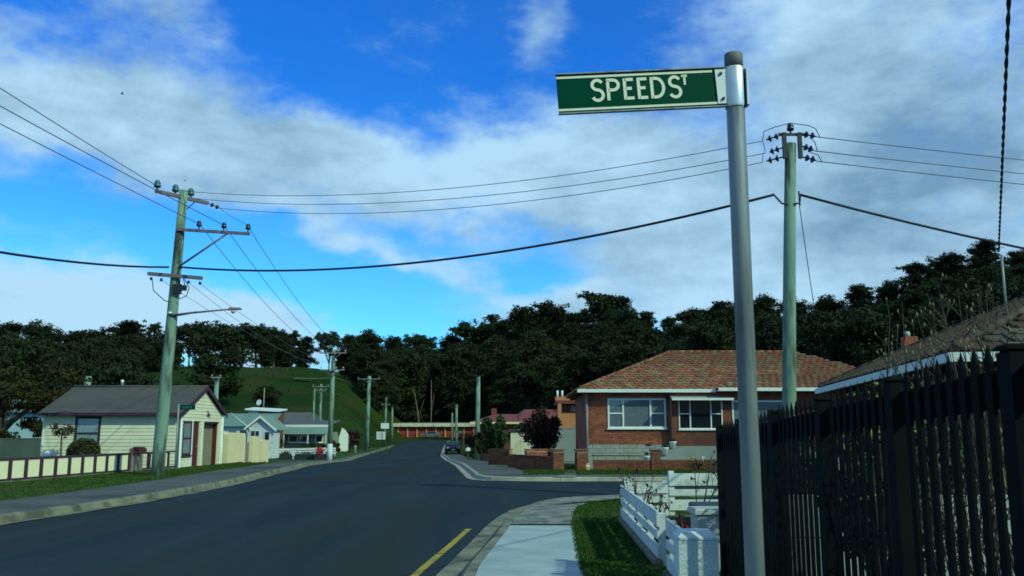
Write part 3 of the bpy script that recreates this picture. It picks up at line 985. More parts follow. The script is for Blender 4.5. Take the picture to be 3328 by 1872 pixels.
def shrub_thing(name, label, cat, loc, radii, n, size, m, stem_h=.2, asp=1.6, zc=None, inner=.55, clumps=1, group=None, stemr=.03, lean=0):
    t = thing(name, label, cat, loc, 0, group)
    rx, ry, rz_ = radii
    zc = stem_h + rz_ if zc is None else zc
    if clumps == 1:
        P = shell_points((0, 0, zc), radii, n, inner)
    else:
        P = []
        cs = shell_points((0, 0, zc), np.array(radii) * .72, clumps, .3)
        for c in cs:
            P.append(shell_points(c, np.array(radii) * rng.uniform(.28, .45), n // clumps, .3))
        P = np.concatenate(P)
    P = P[P[:, 2] > .02]
    Vv, Ff = leaf_quads(P, size, asp)
    mesh_obj('foliage', np_mesh('foliage', Vv, Ff), m, t)
    st = MB()
    for k in range(3):
        a = k * 2.1 + rng.random()
        st.tube([(0.03 * math.cos(a), .03 * math.sin(a), -.03), (rx * .3 * math.cos(a), ry * .3 * math.sin(a), zc), (rx * .55 * math.cos(a), ry * .55 * math.sin(a), zc + rz_ * .5)], [stemr, stemr * .7, stemr * .3], 5)
    st.build('stem', 'twig', t)
    return t

for A_, B2_, lab in (((1.60, 10.1), (1.79, 15.0), 'low concrete plinth coloured dark for shade under the long white verge fence'), ((1.50, 7.66), (1.57, 9.35), 'low concrete plinth coloured dark for shade under the short white fence panel')):
    d_ = Vector((B2_[0] - A_[0], B2_[1] - A_[1]))
    t = thing('fence_plinth', lab, 'plinth', (A_[0], A_[1], 0), math.atan2(d_.y, d_.x))
    MB().bev(0, d_.length, -.06, .04, -.02, .205, .01).build('plinth', 'stone', t)  # shade below the boards is put into this dark colour
gd = MB().box(1.72, 4.9, 10.0, 14.9, -.03, .10)
tag(gd.build('garden_bed', 'soil'), kind='structure')
# stone planter with dark cover, block pillar
sw = thing('stone_edging', 'low dry stone edging inside the white corner fence', 'wall', (1.98, 12.6, .09))
for k in range(3):
    for i in range(5):
        w = rng.uniform(.15, .2)
        MB().bev(i * .2, i * .2 + w, 0, .18, k * .12, k * .12 + .11, .02).build('stone', 'stone', sw)
tb = thing('planter_box', 'dark flat topped planter box among the corner garden plants', 'planter', (2.45, 11.6, .09))
MB().bev(0, .85, 0, .8, 0.0, .50, .02).build('box', 'dark_plastic', tb)
MB().bev(-.04, .89, -.04, .84, .501, .56, .02).build('lid', 'dark_plastic', tb)
cp = thing('concrete_pillar', 'short grey concrete pillar at the end of the black fence', 'pillar', (2.28, 9.75, 0.0), R(2))
MB().bev(-.30, .02, .0, .32, 0, .72, .02).build('shaft', 'concrete_panel', cp)
MB().bev(-.33, .05, -.03, .35, .721, .78, .02).build('capping', 'concrete_panel', cp)

def rose(label, loc, h, n, flowers, fm='flower_red', seed=1):
    t = thing('rose_bush', label, 'rose bush', loc)
    r2 = random.Random(seed)
    st = MB()
    tips = []
    for k in range(n):
        a = r2.uniform(0, 6.28)
        l = r2.uniform(.15, .4) * h
        p0 = Vector((0, 0, 0))
        p1 = Vector((l * .5 * math.cos(a), l * .5 * math.sin(a), h * r2.uniform(.3, .5)))
        p2 = Vector((l * math.cos(a), l * math.sin(a), h * r2.uniform(.6, 1)))
        st.tube([p0, p1, p2], [.014, .010, .005], 5)
        for q in range(3):
            b = a + r2.uniform(-1.5, 1.5)
            e = p1.lerp(p2, r2.random()) + Vector((.12 * math.cos(b), .12 * math.sin(b), r2.uniform(.02, .15)))
            st.tube([p1.lerp(p2, r2.uniform(.1, .9)), e], [.006, .003], 4)
            tips.append(e)
        tips.append(p2)
    st.build('stem', 'twig', t)
    P = np.array([tuple(p) for p in tips for _ in range(2)]) + nrg.normal(0, .04, (len(tips) * 2, 3))
    Vv, Ff = leaf_quads(P, .04)
    mesh_obj('foliage', np_mesh('foliage', Vv, Ff), 'purple_leaf', t)
    for k in range(flowers):
        p = tips[(k * 5) % len(tips)]
        C = np.array([tuple(p)]) + nrg.normal(0, .03, (14, 3))
        Vv, Ff = leaf_quads(C, .055, 1.1)
        mesh_obj('flower', np_mesh('flower', Vv, Ff), fm, t)
    return t
rose('bare pruned rose bush at the corner of the white fence', (1.98, 14.4, .1), .85, 7, 1, seed=3)
rose('low thorny rose bush along the white corner fence', (2.15, 13.7, .1), .55, 7, 0, seed=5)
rose('spindly rose bush in front of the higher white panel', (2.85, 14.0, .1), 1.15, 4, 0, seed=8)
rose('tall leggy rose bush beside the black fence end', (3.55, 14.2, .1), 1.2, 5, 0, seed=11)
rose('pink flowering rose bush beside the concrete pillar', (2.05, 10.5, .09), .5, 9, 7, 'flower_pink', seed=14)
cl = thing('strap_leaf_plant', 'clump of green strap leaves in the white fenced corner garden', 'plant', (3.0, 13.0, .1))
lv = MB()
for k in range(46):
    a = rng.uniform(0, 6.28)
    l = rng.uniform(.3, .55)
    pts = [Vector((.05 * math.cos(a), .05 * math.sin(a), 0)), Vector((l * .4 * math.cos(a), l * .4 * math.sin(a), l * .9)), Vector((l * .95 * math.cos(a), l * .95 * math.sin(a), l * .8))]
    s_ = Vector((-math.sin(a), math.cos(a), 0)) * .016
    lv.add([pts[0] - s_, pts[0] + s_, pts[1] + s_, pts[1] - s_, pts[2]], [(0, 1, 2, 3), (3, 2, 4)])
o_ = lv.build('leaves', 'strap_leaf', cl)
tag(o_, kind='stuff')
shrub_thing('hedge', 'dark green hedge behind the concrete retaining wall', 'hedge', (4.6, 11.2, .3), (2.3, .7, .75), 4600, .07, 'hedge_leaf', .15, clumps=16)
shrub_thing('shrub', 'dark shrub between the white corner fence and the black fence', 'shrub', (3.2, 11.6, .0), (.5, .6, .75), 1700, .07, 'hedge_leaf', .1, clumps=9)
shrub_thing('shrub', 'dark leafy shrub hugging the back of the black fence', 'shrub', (3.5, 8.7, .0), (.7, .8, .65), 3000, .06, 'hedge_leaf', .1, clumps=12)

# loquat with long yellow-green leaves, and the budding magnolia behind the fence
lq = thing('loquat_shrub', 'bright yellow green long leaved shrub under the eave behind the black fence', 'shrub', (3.35, 8.35, 0))
lv, st = MB(), MB()
r3 = random.Random(4)
for k in range(26):
    a = r3.uniform(0, 6.28)
    rr_ = r3.uniform(.05, .62)
    tip = Vector((rr_ * math.cos(a) * .9, rr_ * math.sin(a), r3.uniform(.9, 2.02)))
    st.tube([(0, 0, 0), tuple(tip * .5 + Vector((0, 0, .1))), tuple(tip)], [.014, .009, .005], 4)
    for q in range(9):
        b = r3.uniform(0, 6.28)
        l = r3.uniform(.12, .2)
        d = Vector((math.cos(b), math.sin(b), r3.uniform(-.3, .6))).normalized() * l
        s_ = d.cross(Vector((0, 0, 1))).normalized() * .026
        m_ = tip + d * .5 + Vector((0, 0, .015))
        e = tip + d - Vector((0, 0, .03))
        lv.add([tip, m_ - s_, e, m_ + s_], [(0, 1, 2, 3)])
st.build('stem', 'twig', lq)
tag(lv.build('leaves', 'lime_leaf', lq), kind='stuff')

def magnolia(label, loc, n, h0, h1, spread, seed):
    t = thing('magnolia_shrub', label, 'shrub', loc)
    r4 = random.Random(seed)
    st, bd = MB(), MB()
    for k in range(n):
        bx, by = r4.uniform(-spread, spread), r4.uniform(-.4, .4)
        h = r4.uniform(h0, h1)
        lx, ly = r4.uniform(-.15, .15), r4.uniform(-.15, .15)
        P = [Vector((bx * .5, by * .5, 0)), Vector((bx, by, h * .5)), Vector((bx + lx, by + ly, h))]
        st.tube(P, [.008, .005, .002], 4)
        for q in range(11):
            f = r4.uniform(.30, 1.0)
            p = P[0].lerp(P[1], f * 2) if f < .5 else P[1].lerp(P[2], f * 2 - 1)
            b = r4.uniform(0, 6.28)
            e = p + Vector((.09 * math.cos(b), .09 * math.sin(b), r4.uniform(.05, .16)))
            st.tube([p, e], [.004, .002], 4)
            bd.lathe([(.001, -.008), (.0055, .0), (.0045, .010), (.001, .021)], 5, tuple(e))
    st.build('stems', 'twig', t)
    tag(bd.build('buds', 'bud', t), kind='stuff')
magnolia('budding magnolia with bare stems behind the black fence near the post', (2.95, 5.6, 0), 30, 1.5, 2.45, .55, 2)
magnolia('taller budding magnolia at the right edge of the picture', (3.05, 4.9, 0), 44, 1.5, 2.5, .6, 6)
magnolia('wispy budding magnolia below the roof corner', (3.2, 6.6, 0), 24, 1.6, 2.6, .5, 9)

# ------------------------------------------------------------------ house at the right behind the black fence
TILE = {}
def tile_mesh(m):
    if m not in TILE:
        w, l = .325, .37
        xs_ = [(-.5, .0), (-.42, .035), (-.30, .038), (-.2, .010), (.2, .004), (.5, .012)]
        mb_ = MB()
        vs = [(a * w, 0, h + .022) for a, h in xs_] + [(a * w, l, h) for a, h in xs_] + [(a * w, 0, h - .006) for a, h in xs_]
        n = len(xs_)
        fs = [(i, i + 1, n + i + 1, n + i) for i in range(n - 1)] + [(2 * n + i, 2 * n + i + 1, i + 1, i) for i in range(n - 1)]
        mb_.add(vs, fs)
        me = mb_.mesh('roof_tile')
        me.materials.append(MAT[m])
        TILE[m] = me
    return TILE[m]

def tile_slope(par, m, origin, u, up, rows, span, slope, limit, order=None):
    """tiles on one roof plane. u: unit vector along the eave, up: horizontal unit vector uphill,
    span(d) gives (a0, a1) along u at horizontal distance d from the eave"""
    me = tile_mesh(m)
    th = math.atan(slope)
    rz_ = math.atan2(u[1], u[0])
    flip = (u[0] * up[1] - u[1] * up[0]) < 0
    if flip:
        rz_ += math.pi
    spots = []
    for k in range(rows):
        d = k * .32 * math.cos(th)
        a0, a1 = span(d)
        a = a0 + (.16 if k % 2 else .0) + .16
        while a < a1 - .1:
            spots.append((a, d))
            a += .318
    if order:
        spots.sort(key=order)
    rest_v, rest_f = [], []
    base = np.array([v_.co for v_ in me.vertices])
    polys = [tuple(p.vertices) for p in me.polygons]
    n = 0
    for i, (a, d) in enumerate(spots):
        p = Vector(origin) + Vector((u[0] * a + up[0] * d, u[1] * a + up[1] * d, d * slope + rng.uniform(.0, .012)))
        if i < limit:
            inst('roof_tile', me, par, p, (th, rng.uniform(-.015, .015), rz_))
        else:
            Mx = Matrix.Translation(p) @ Matrix.Rotation(rz_, 4, 'Z') @ Matrix.Rotation(th, 4, 'X')
            A = np.array(Mx)
            w_ = base @ A[:3, :3].T + A[:3, 3]
            b = len(rest_v)
            rest_v += [tuple(q) for q in w_]
            rest_f += [tuple(b + j for j in f) for f in polys]
    if rest_v:
        mb_ = MB()
        mb_.add(rest_v, rest_f)
        tag(mb_.build('roof_tiling', m, par), kind='stuff')

def ridge_caps(par, m, A, B_, r=.075):
    A, B_ = Vector(A), Vector(B_)
    d = B_ - A
    n = max(1, int(d.length / .38))
    for k in range(n):
        p, q = A + d * (k / n), A + d * ((k + .98) / n)
        MB().tube([p + Vector((0, 0, .02)), q + Vector((0, 0, .035))], [r, r * .92], 8).build('ridge_cap', m, par)

rh = thing('tiled_house', 'house with low tiled hip roof and white fascia behind the black fence', 'house', (6.24, 12.5, 0), R(-9.43))
MB().box(.5, 12, .5, 10.6, 0, 2.55).build('wall', 'brown_brick', rh)
Bf = Basis((0, .5, 0), (1, 0), (0, -1))
window(rh, Bf, 1.2, 3.2, 1.0, 2.3, 'trim_white', [(1, 1), (2, 1), (1, 1)], back='dark_room')
RS = .45
rmesh = MB()
rmesh.add([(0, 0, 2.70), (12.6, 0, 2.70), (12.6, 11, 2.70), (0, 11, 2.70), (5.5, 5.5, 2.70 + 5.5 * RS), (7.1, 5.5, 2.70 + 5.5 * RS), (0, 0, 2.6), (12.6, 0, 2.6), (12.6, 11, 2.6), (0, 11, 2.6)],
          [(0, 1, 5, 4), (1, 2, 5), (2, 3, 4, 5), (3, 0, 4), (9, 8, 7, 6), (6, 7, 1, 0), (7, 8, 2, 1), (8, 9, 3, 2), (9, 6, 0, 3)])
rroof = rmesh.build('roof', 'dull_tile', rh)
tile_slope(rroof, 'dull_tile', (0, -.04, 2.71), (1, 0), (0, 1), 17, lambda d: (d + .05, 6.0), RS, 150)
tile_slope(rroof, 'dull_tile', (-.04, 11, 2.71), (0, -1), (1, 0), 17, lambda d: (d + .05, 10.95 - d), RS, 150, order=lambda q: -q[0] * .5 + q[1])
ridge_caps(rroof, 'dull_tile', (.0, .0, 2.73), (5.5, 5.5, 2.73 + 5.5 * RS))
ridge_caps(rroof, 'dull_tile', (.0, 11, 2.73), (5.5, 5.5, 2.73 + 5.5 * RS))
MB().box(-.03, 12.6, -.10, -.012, 2.56, 2.69).build('fascia_gutter', 'trim_white', rh)
MB().box(-.10, -.012, -.10, 11.05, 2.56, 2.69).build('fascia_gutter', 'trim_white', rh)
ch = MB().box(1.8, 2.12, 9.5, 9.82, 2.7, 3.88).build('chimney', 'brick', rh)
MB().lathe([(.08, 3.88), (.07, 4.0), (.05, 4.01)], 10, (1.9, 9.6, 0)).build('chimney_pot', 'concrete_panel', ch)
mast = MB().tube([(1.56, 2.29, 3.3), (1.56, 2.29, 4.5)], .022, 8).build('mast', 'galvanised', rh)
# ------------------------------------------------------------------ brick house across the side street
bh = thing('brick_house', 'red brick house with mossy tiled hip roof across the side street', 'house', (3.39, 40.0, -.06))
B0 = Basis((0, 0, 0), (1, 0), (0, -1))
B1 = Basis((0, -.35, 0), (1, 0), (0, -1))
w1 = MB().box(0, 3.67, .014, .3, 1.07, 3.42).build('wing_wall', 'mortar', bh)
op1 = [(.88, 3.48, 1.78, 3.10)]
bricks(w1, B0, 0, 3.66, 1.075, 3.40, op1, 'brick', limit=300)
w2 = MB().box(3.67, 11.0, -.336, .3, 1.02, 3.42).build('front_wall', 'mortar', bh)
op2 = [(3.98, 5.92, 1.74, 3.08), (6.35, 9.1, 1.78, 3.0)]
bricks(w2, B1, 3.68, 11.0, 1.03, 3.40, op2, 'brick', limit=0)
BL = Basis((0, .3, 0), (0, 1), (-1, 0))
MB().box(.01, .3, .301, 8, -.2, 3.4).build('side_wall', 'brick', bh)
# block foundation
fo_ = MB().box(.01, 3.66, .02, .3, -.2, 1.06).build('foundation', 'mortar', bh)
z, row = .02, 0
while z < .98:
    x = -.2 * (row % 2)
    while x < 3.6:
        a0, a1 = max(0, x), min(3.66, x + .385)
        if a1 - a0 > .05:
            me = brick_mesh('block', round((a1 - a0) / .02) * .02, .165, .06)
            inst('concrete_block', me, fo_, (a0, -.002, z))
        x += .397
    z += .176
    row += 1
MB().box(3.66, 11.0, -.345, .3, -.2, 1.018).build('rendered_base', 'grey_fence', bh)
MB().box(2.55, 2.8, -.03, .0, 1.03, 1.10).build('air_vent', 'dark_steel', bh)
window(bh, B0, .88, 3.48, 1.78, 3.10, 'trim_white', [(1, 2), (2.0, 1), (1, 2)], .075, back='blind', depth=.06)
window(bh, B1, 3.98, 5.92, 1.74, 3.08, 'trim_white', [(.8, 2), (1.6, 1), (.8, 2)], .05, back='dark_room', depth=.05)
window(bh, B1, 6.35, 9.1, 1.78, 3.0, 'trim_white', [(1, 1), (2, 1)], .07, back='blind', depth=.05)
aw = MB().hexa([(3.62, -.95, 3.02), (6.28, -.95, 3.02), (6.28, -.36, 3.16), (3.62, -.36, 3.16), (3.62, -.95, 3.05), (6.28, -.95, 3.05), (6.28, -.36, 3.20), (3.62, -.36, 3.20)]).build('awning', 'grey_fence', bh)
MB().box(3.60, 6.30, -.985, -.952, 2.99, 3.09).build('awning_fascia', 'trim_white', aw)
MB().tube([(-.05, -.06, .1), (-.05, -.06, 3.3)], .045, 8).build('downpipe', 'grey_fence', bh)
# roof
S0 = .414
zr = 3.48
rf = MB()
rf.add([(-.42, -.45, zr), (15.8, -.45, zr), (15.8, 9.45, zr), (-.42, 9.45, zr), (4.53, 4.5, zr + 4.95 * S0), (10.85, 4.5, zr + 4.95 * S0),
        (-.42, -.45, zr - .05), (15.8, -.45, zr - .05), (15.8, 9.45, zr - .05), (-.42, 9.45, zr - .05)],
       [(0, 1, 5, 4), (1, 2, 5), (2, 3, 4, 5), (3, 0, 4), (9, 8, 7, 6), (6, 7, 1, 0), (7, 8, 2, 1), (8, 9, 3, 2), (9, 6, 0, 3)])
roof = rf.build('roof', 'tile', bh)
tile_slope(roof, 'tile', (-.42, -.5, zr + .01), (1, 0), (0, 1), 17, lambda d: (d + .02, 16.2 - d), S0, 300,
           order=lambda q: (0 if q[0] < 10.6 else 1, q[1]))
tile_slope(roof, 'tile', (-.47, 9.45, zr + .01), (0, -1), (1, 0), 17, lambda d: (d + .05, 9.85 - d), S0, 0)
ridge_caps(roof, 'tile', (-.42, -.45, zr + .03), (4.53, 4.5, zr + .03 + 4.95 * S0))
ridge_caps(roof, 'tile', (4.53, 4.5, zr + .03 + 4.95 * S0), (10.85, 4.5, zr + .03 + 4.95 * S0))
MB().box(-.5, 5.62, -.555, -.458, zr - .13, zr + .015).build('fascia_gutter', 'trim_white', bh)
MB().box(-.42, 5.6, -.45, .0, zr - .10, zr - .06).build('soffit', 'trim_white', bh)
# projecting bay roof
bay = MB()
bay.add([(5.65, -1.0, zr + .05), (14, -1.0, zr + .05), (14, 1.44, zr + .78), (7.6, 1.44, zr + .78), (5.65, -.45, zr + .02), (5.65, -1.0, zr - .05), (14, -1.0, zr - .05)],
        [(0, 1, 2, 3), (0, 3, 4), (5, 6, 1, 0), (0, 4, 5)])
bayo = bay.build('bay_roof', 'tile', bh)
tile_slope(bayo, 'tile', (5.65, -1.04, zr + .06), (1, 0), (0, 1), 8, lambda d: (d * .8 + .02, 8), .30, 60)
MB().box(5.63, 14, -1.10, -1.004, zr - .09, zr + .055).build('fascia_gutter', 'trim_white', bh)
MB().box(5.66, 14, -1.0, -.36, zr - .085, zr - .055).build('soffit', 'trim_white', bh)

# brick garden wall in front of it
def brick_wall(label, A, B_, h, m, limit=300, name='garden_wall', th=.22, z0=-.02, piers=(), ph=.9, pw2=.36):
    A, B_ = Vector((*A, 0)), Vector((*B_, 0))
    d = B_ - A
    L = d.length
    t = thing(name, label, 'wall', (A.x, A.y, gz(A.y)), math.atan2(d.y, d.x))
    Bs = Basis((0, 0, 0), (1, 0), (0, -1))
    MB().box(.01, L - .01, .013, th, z0, h - .01).build('core', 'mortar', t)
    used = bricks(t, Bs, 0, L, .01, h, [(p - pw2 / 2, p + pw2 / 2, 0, 9) for p in piers], m, limit=limit)
    MB().box(0, L, -.02, th + .02, h + .003, h + .05).build('coping', 'brown_brick', t)
    for p in piers:
        pr_ = MB().box(p - pw2 / 2 + .01, p + pw2 / 2 - .01, -.05, th + .05, z0, ph).build('pier', 'mortar', t)
        for (o_, u_, n_, l_) in (((p - pw2 / 2, -.06, 0), (1, 0), (0, -1), pw2), ((p + pw2 / 2, -.06, 0), (0, 1), (1, 0), th + .12), ((p - pw2 / 2, th + .06, 0), (0, -1), (-1, 0), th + .12)):
            Bp = Basis(o_, u_, n_)
            bricks(pr_, Bp, 0, l_, .01, ph, [], m, limit=40, proud=.004)
        MB().bev(p - pw2 / 2 - .03, p + pw2 / 2 + .03, -.09, th + .09, ph + .004, ph + .06, .02).build('pier_cap', 'brown_brick', pr_)
    return t
brick_wall('low brown brick garden wall with a pier in front of the brick house', (3.15, 34.95), (8.6, 34.95), .46, 'brown_brick', 190, piers=(2.42,), ph=.84)
brick_wall('dark brick garden wall left of the gateway, turning the street corner', (-.15, 38.6), (1.55, 35.15), .62, 'brown_brick', 150)
for i, (x, lab) in enumerate(((1.76, 'left brick gate pier at the brick house gateway'), (2.68, 'right brick gate pier at the brick house gateway'))):
    t = thing('gate_pier', lab, 'pillar', (x, 35.0, -.01), R(14))
    MB().box(-.20, .20, -.14, .14, -.02, .85).build('core', 'mortar', t)
    for (o_, u_, n_, l_) in (((-.21, -.15, 0), (1, 0), (0, -1), .42), ((.21, -.15, 0), (0, 1), (1, 0), .30), ((-.21, .15, 0), (0, -1), (-1, 0), .30)):
        bricks(t, Basis(o_, u_, n_), 0, l_, .01, .86, [], 'brown_brick', limit=60, proud=.006)
    MB().bev(-.25, .25, -.19, .19, .862, .92, .02).build('pier_cap', 'brown_brick', t)
gt_ = thing('low_gate', 'low dark wire gate between the two brick gate piers', 'gate', (1.99, 35.0, 0))
for k in range(7):
    MB().box(.02 + k * .075, .032 + k * .075, 0, .012, .05, .42).build('bar', 'dark_steel', gt_)
for z in (.06, .42):
    MB().box(0, .5, -.004, .016, z, z + .02).build('rail', 'dark_steel', gt_)
brick_wall('stepped brick return wall beside the purple shrub', (.62, 37.4), (1.5, 37.9), .85, 'brick', 60)
brick_wall('plain brown brick wall beside the leaning grey pole footpath', (-1.12, 42.6), (-.12, 41.6), .82, 'brown_brick', 60)
hr = thing('hand_rail', 'thin dark horizontal rail along the block foundation', 'rail', (3.4, 38.6, -.05))
MB().tube([(0, 0, .62), (3.2, 0, .60)], .018, 6).build('rail', 'dark_steel', hr)
for x in (.1, 1.6, 3.1):
    MB().tube([(x, 0, 0), (x, 0, .61)], .015, 6).build('post', 'dark_steel', hr)
for (x, y, z, lab) in ((6.95, 38.9, .86, 'white flower pot highest on the steps of the brick house'), (6.5, 38.3, .62, 'white flower pot on the middle step of the brick house'), (5.55, 37.2, .30, 'white flower pot lowest behind the garden wall')):
    t = thing('flower_pot', lab, 'flower pot', (x, y, z))
    MB().lathe([(.10, 0), (.15, .24), (.165, .25), (.165, .29), (.14, .29), (.13, .25)], 12).build('pot', 'white_pot', t)
    P = shell_points((0, 0, .36), (.13, .13, .10), 60, .2)
    Vv, Ff = leaf_quads(P, .05)
    mesh_obj('foliage', np_mesh('foliage', Vv, Ff), 'hedge_leaf', t)
stp = thing('garden_steps', 'grey concrete steps rising to the brick house', 'steps', (5.3, 36.9, -.05))
for k in range(3):
    MB().bev(k * .45, 2.0, k * .75, 2.3, k * .29, k * .29 + .285, .01).build('step', 'grey_fence', stp)
bo = thing('bollard', 'short ochre yellow marker post beside the right gate pier', 'bollard', (2.90, 34.5, 0))
MB().bev(-.07, .07, -.07, .07, -.02, .38, .02).build('shaft', 'ochre', bo)
MB().box(-.072, .072, -.074, -.070, .26, .32).build('band', 'trim_white', bo)
fl_ = thing('flowering_plant', 'low plant with one white and one yellow bloom by the garden wall pier', 'plant', (7.05, 34.3, 0))
P = shell_points((0, 0, .3), (.6, .3, .3), 260, .1)
Vv, Ff = leaf_quads(P[P[:, 2] > 0.02], .06)
mesh_obj('foliage', np_mesh('foliage', Vv, Ff), 'shrub_leaf', fl_)
for dx, m_ in ((-.22, 'yellow_plastic'), (.18, 'white_pot')):
    P = shell_points((dx, -.2, .58), (.08, .05, .08), 40, .1)
    Vv, Ff = leaf_quads(P, .05, 1.1)
    mesh_obj('flower', np_mesh('flower', Vv, Ff), m_, fl_)

# ------------------------------------------------------------------ cream weatherboard house on the left
lh = thing('weatherboard_house', 'cream weatherboard house with grey roof and garage gable on the left', 'house', (-13.98, 37.9, -.05))
Wd, Ln, Hw, Ra = 5.3, 5.75, 2.44, 3.55
BF = Basis((0, 0, 0), (-1, 0), (0, -1))     # front wall, facing the camera
BG = Basis((0, 0, 0), (0, 1), (1, 0))       # gable wall, facing the road
core = MB()
core.prism([(0.03, -.1), (Wd - .03, -.1), (Wd - .03, Hw), (Wd / 2, Ra - .03), (0.03, Hw)], 'x', -Ln + .03, -.36)
core.build('frame', 'cream_board', lh)
fw = MB().box(-Ln + .02, -.37, .0, .028, -.1, Hw).build('front_wall', 'cream_board', lh)
opf = [(3.37, 4.45, .86, 2.26)]
boards(fw, BF, .08, Ln, .12, Hw, opf, 'cream_board')
gw = MB()
for (a, b_, z0, z1) in ((.0, .2, -.1, Hw), (.2, 1.24, -.1, .62), (.2, 5.28, 2.07, Hw), (1.24, 1.40, -.1, 2.07), (2.32, 2.72, -.1, 2.07), (4.86, 5.28, -.1, 2.07)):
    BG.box(gw, a, b_, -.06, 0, z0, z1)
gw.prism([(.02, Hw + .002), (Wd - .02, Hw + .002), (Wd / 2, Ra - .02)], 'x', -.06, 0)
gwo = gw.build('gable_wall', 'cream_board', lh)
opg = [(.2, 1.24, .62, 2.07), (1.40, 2.32, -.2, 2.07), (2.72, 4.86, -.2, 2.07)]
def gclip(z):
    if z <= Hw: return (.08, Wd - .08)
    k = (z - Hw) / (Ra - Hw)
    return (Wd / 2 * k + .06, Wd - Wd / 2 * k - .06)
boards(gwo, BG, .08, Wd - .08, -.02, Ra - .05, opg, 'cream_board', clip=gclip)
for B_, a0, a1 in ((BG, .0, .08), (BG, Wd - .08, Wd), (BF, Ln, Ln + .07)):
    B_.box(MB(), a0, a1, -.02, .035, -.08, Hw).build('corner_board', 'trim_white', lh)
for a0, a1 in ((1.24, 1.40), (2.62, 2.72)):
    BG.box(MB(), a0, a1, .0, .04, -.05, 2.10).build('door_trim', 'trim_white', lh)
window(lh, BG, .2, 1.24, .62, 2.07, 'dark_trim', [(1, 2)], .09, depth=.04)
window(lh, BF, 3.37, 4.45, .86, 2.26, 'dark_trim', [(1, 2)], .09, depth=.05)
dr = BG.box(MB(), 1.40, 2.32, -.10, -.05, .0, 2.06).build('door', 'maroon', lh)
BG.box(MB(), 2.18, 2.23, -.05, .0, .95, 1.02).build('handle', 'bright_metal', dr)
gdo = MB().box(-.34, -.28, 2.72, 4.86, -.02, 2.06).build('garage_door', 'khaki_door', lh)
for k in range(22):
    MB().hexa([(-.28, 2.74, .02 + k * .092), (-.262, 2.74, .03 + k * .092), (-.262, 4.84, .03 + k * .092), (-.28, 4.84, .02 + k * .092), (-.28, 2.74, .108 + k * .092), (-.268, 2.74, .104 + k * .092), (-.268, 4.84, .104 + k * .092), (-.28, 4.84, .108 + k * .092)]).build('door_slat', 'khaki_door', gdo)
MB().box(-.34, .0, 4.865, 4.92, -.05, 2.07).build('door_reveal', 'maroon', lh)
MB().box(-.30, .0, 2.72, 4.86, 2.0, 2.068).build('door_head', 'dark_trim', lh)
# roof
zs = lambda y: Hw + (Ra - Hw) * (1 - abs(y - Wd / 2) / (Wd / 2)) + .06
rp = bpy.data.objects.new('roof', None)
rp.parent = lh
col.objects.link(rp)
nsh = 8
for sidey in (0, 1):
    for k in range(nsh):
        x1 = .14 - k * (Ln + .34) / nsh
        x0 = x1 - (Ln + .34) / nsh + .006
        ya, yb = (-.28, Wd / 2) if sidey == 0 else (Wd / 2, Wd + .28)
        za, zb = zs(ya), zs(yb)
        if sidey == 0: za = Hw + .06 - .28 * (Ra - Hw) / (Wd / 2)
        else: zb = Hw + .06 - .28 * (Ra - Hw) / (Wd / 2)
        MB().hexa([(x0, ya, za), (x1, ya, za), (x1, yb, zb), (x0, yb, zb), (x0, ya, za + .025), (x1, ya, za + .025), (x1, yb, zb + .025), (x0, yb, zb + .025)]).build('roof_sheet', 'grey_roof', rp)
MB().tube([(-Ln - .2, Wd / 2, Ra + .085), (.15, Wd / 2, Ra + .085)], .07, 8).build('ridge_cap', 'grey_roof', rp)
e0 = Hw + .06 - .28 * (Ra - Hw) / (Wd / 2)
for sgn, ya in ((0, -.29), (1, Wd + .29)):
    MB().hexa([(.145, ya, e0 - .12), (.18, ya, e0 - .12), (.18, Wd / 2, Ra - .06), (.145, Wd / 2, Ra - .06), (.145, ya, e0 + .07), (.18, ya, e0 + .07), (.18, Wd / 2, Ra + .13), (.145, Wd / 2, Ra + .13)]).build('barge_board', 'dark_trim', lh)
MB().box(-Ln - .2, .13, -.37, -.285, e0 - .09, e0 + .03).build('gutter', 'dark_trim', lh)
MB().box(-Ln - .1, .1, -.28, .0, e0 - .06, e0 - .035).build('soffit', 'dark_trim', lh)
MB().tube([(.05, -.10, 2.33), (.05, -.10, .05), (.12, -.14, -.02)], .04, 8).build('downpipe', 'trim_white', lh)
MB().tube([(.06, Wd - .02, 2.3), (.06, Wd - .02, .08), (.2, Wd - .02, .0)], .04, 8).build('downpipe', 'trim_white', lh)
MB().lathe([(.05, Ra - .1), (.05, Ra + .30), (.075, Ra + .31), (.075, Ra + .40), (.02, Ra + .44)], 10, (-4.0, 3.2, 0)).build('flue', 'trim_white', lh)
bd_ = MB()
bd_.tube([(.05, 3.0, 2.35), (.06, 3.25, 2.37), (.05, 3.5, 2.42)], [.015, .05, .012], 6)
bd_.tube([(.06, 3.22, 2.38), (.07, 3.1, 2.52), (.08, 2.9, 2.60)], [.03, .02, .006], 5)
bd_.tube([(.06, 3.28, 2.36), (.09, 3.38, 2.22)], [.025, .006], 5)
bd_.build('bird_ornament', 'dark_steel', lh)
MB().box(-.02, 1.5, 2.7, 4.9, .0, .075).build('garage_apron', 'pale_kerb', lh)

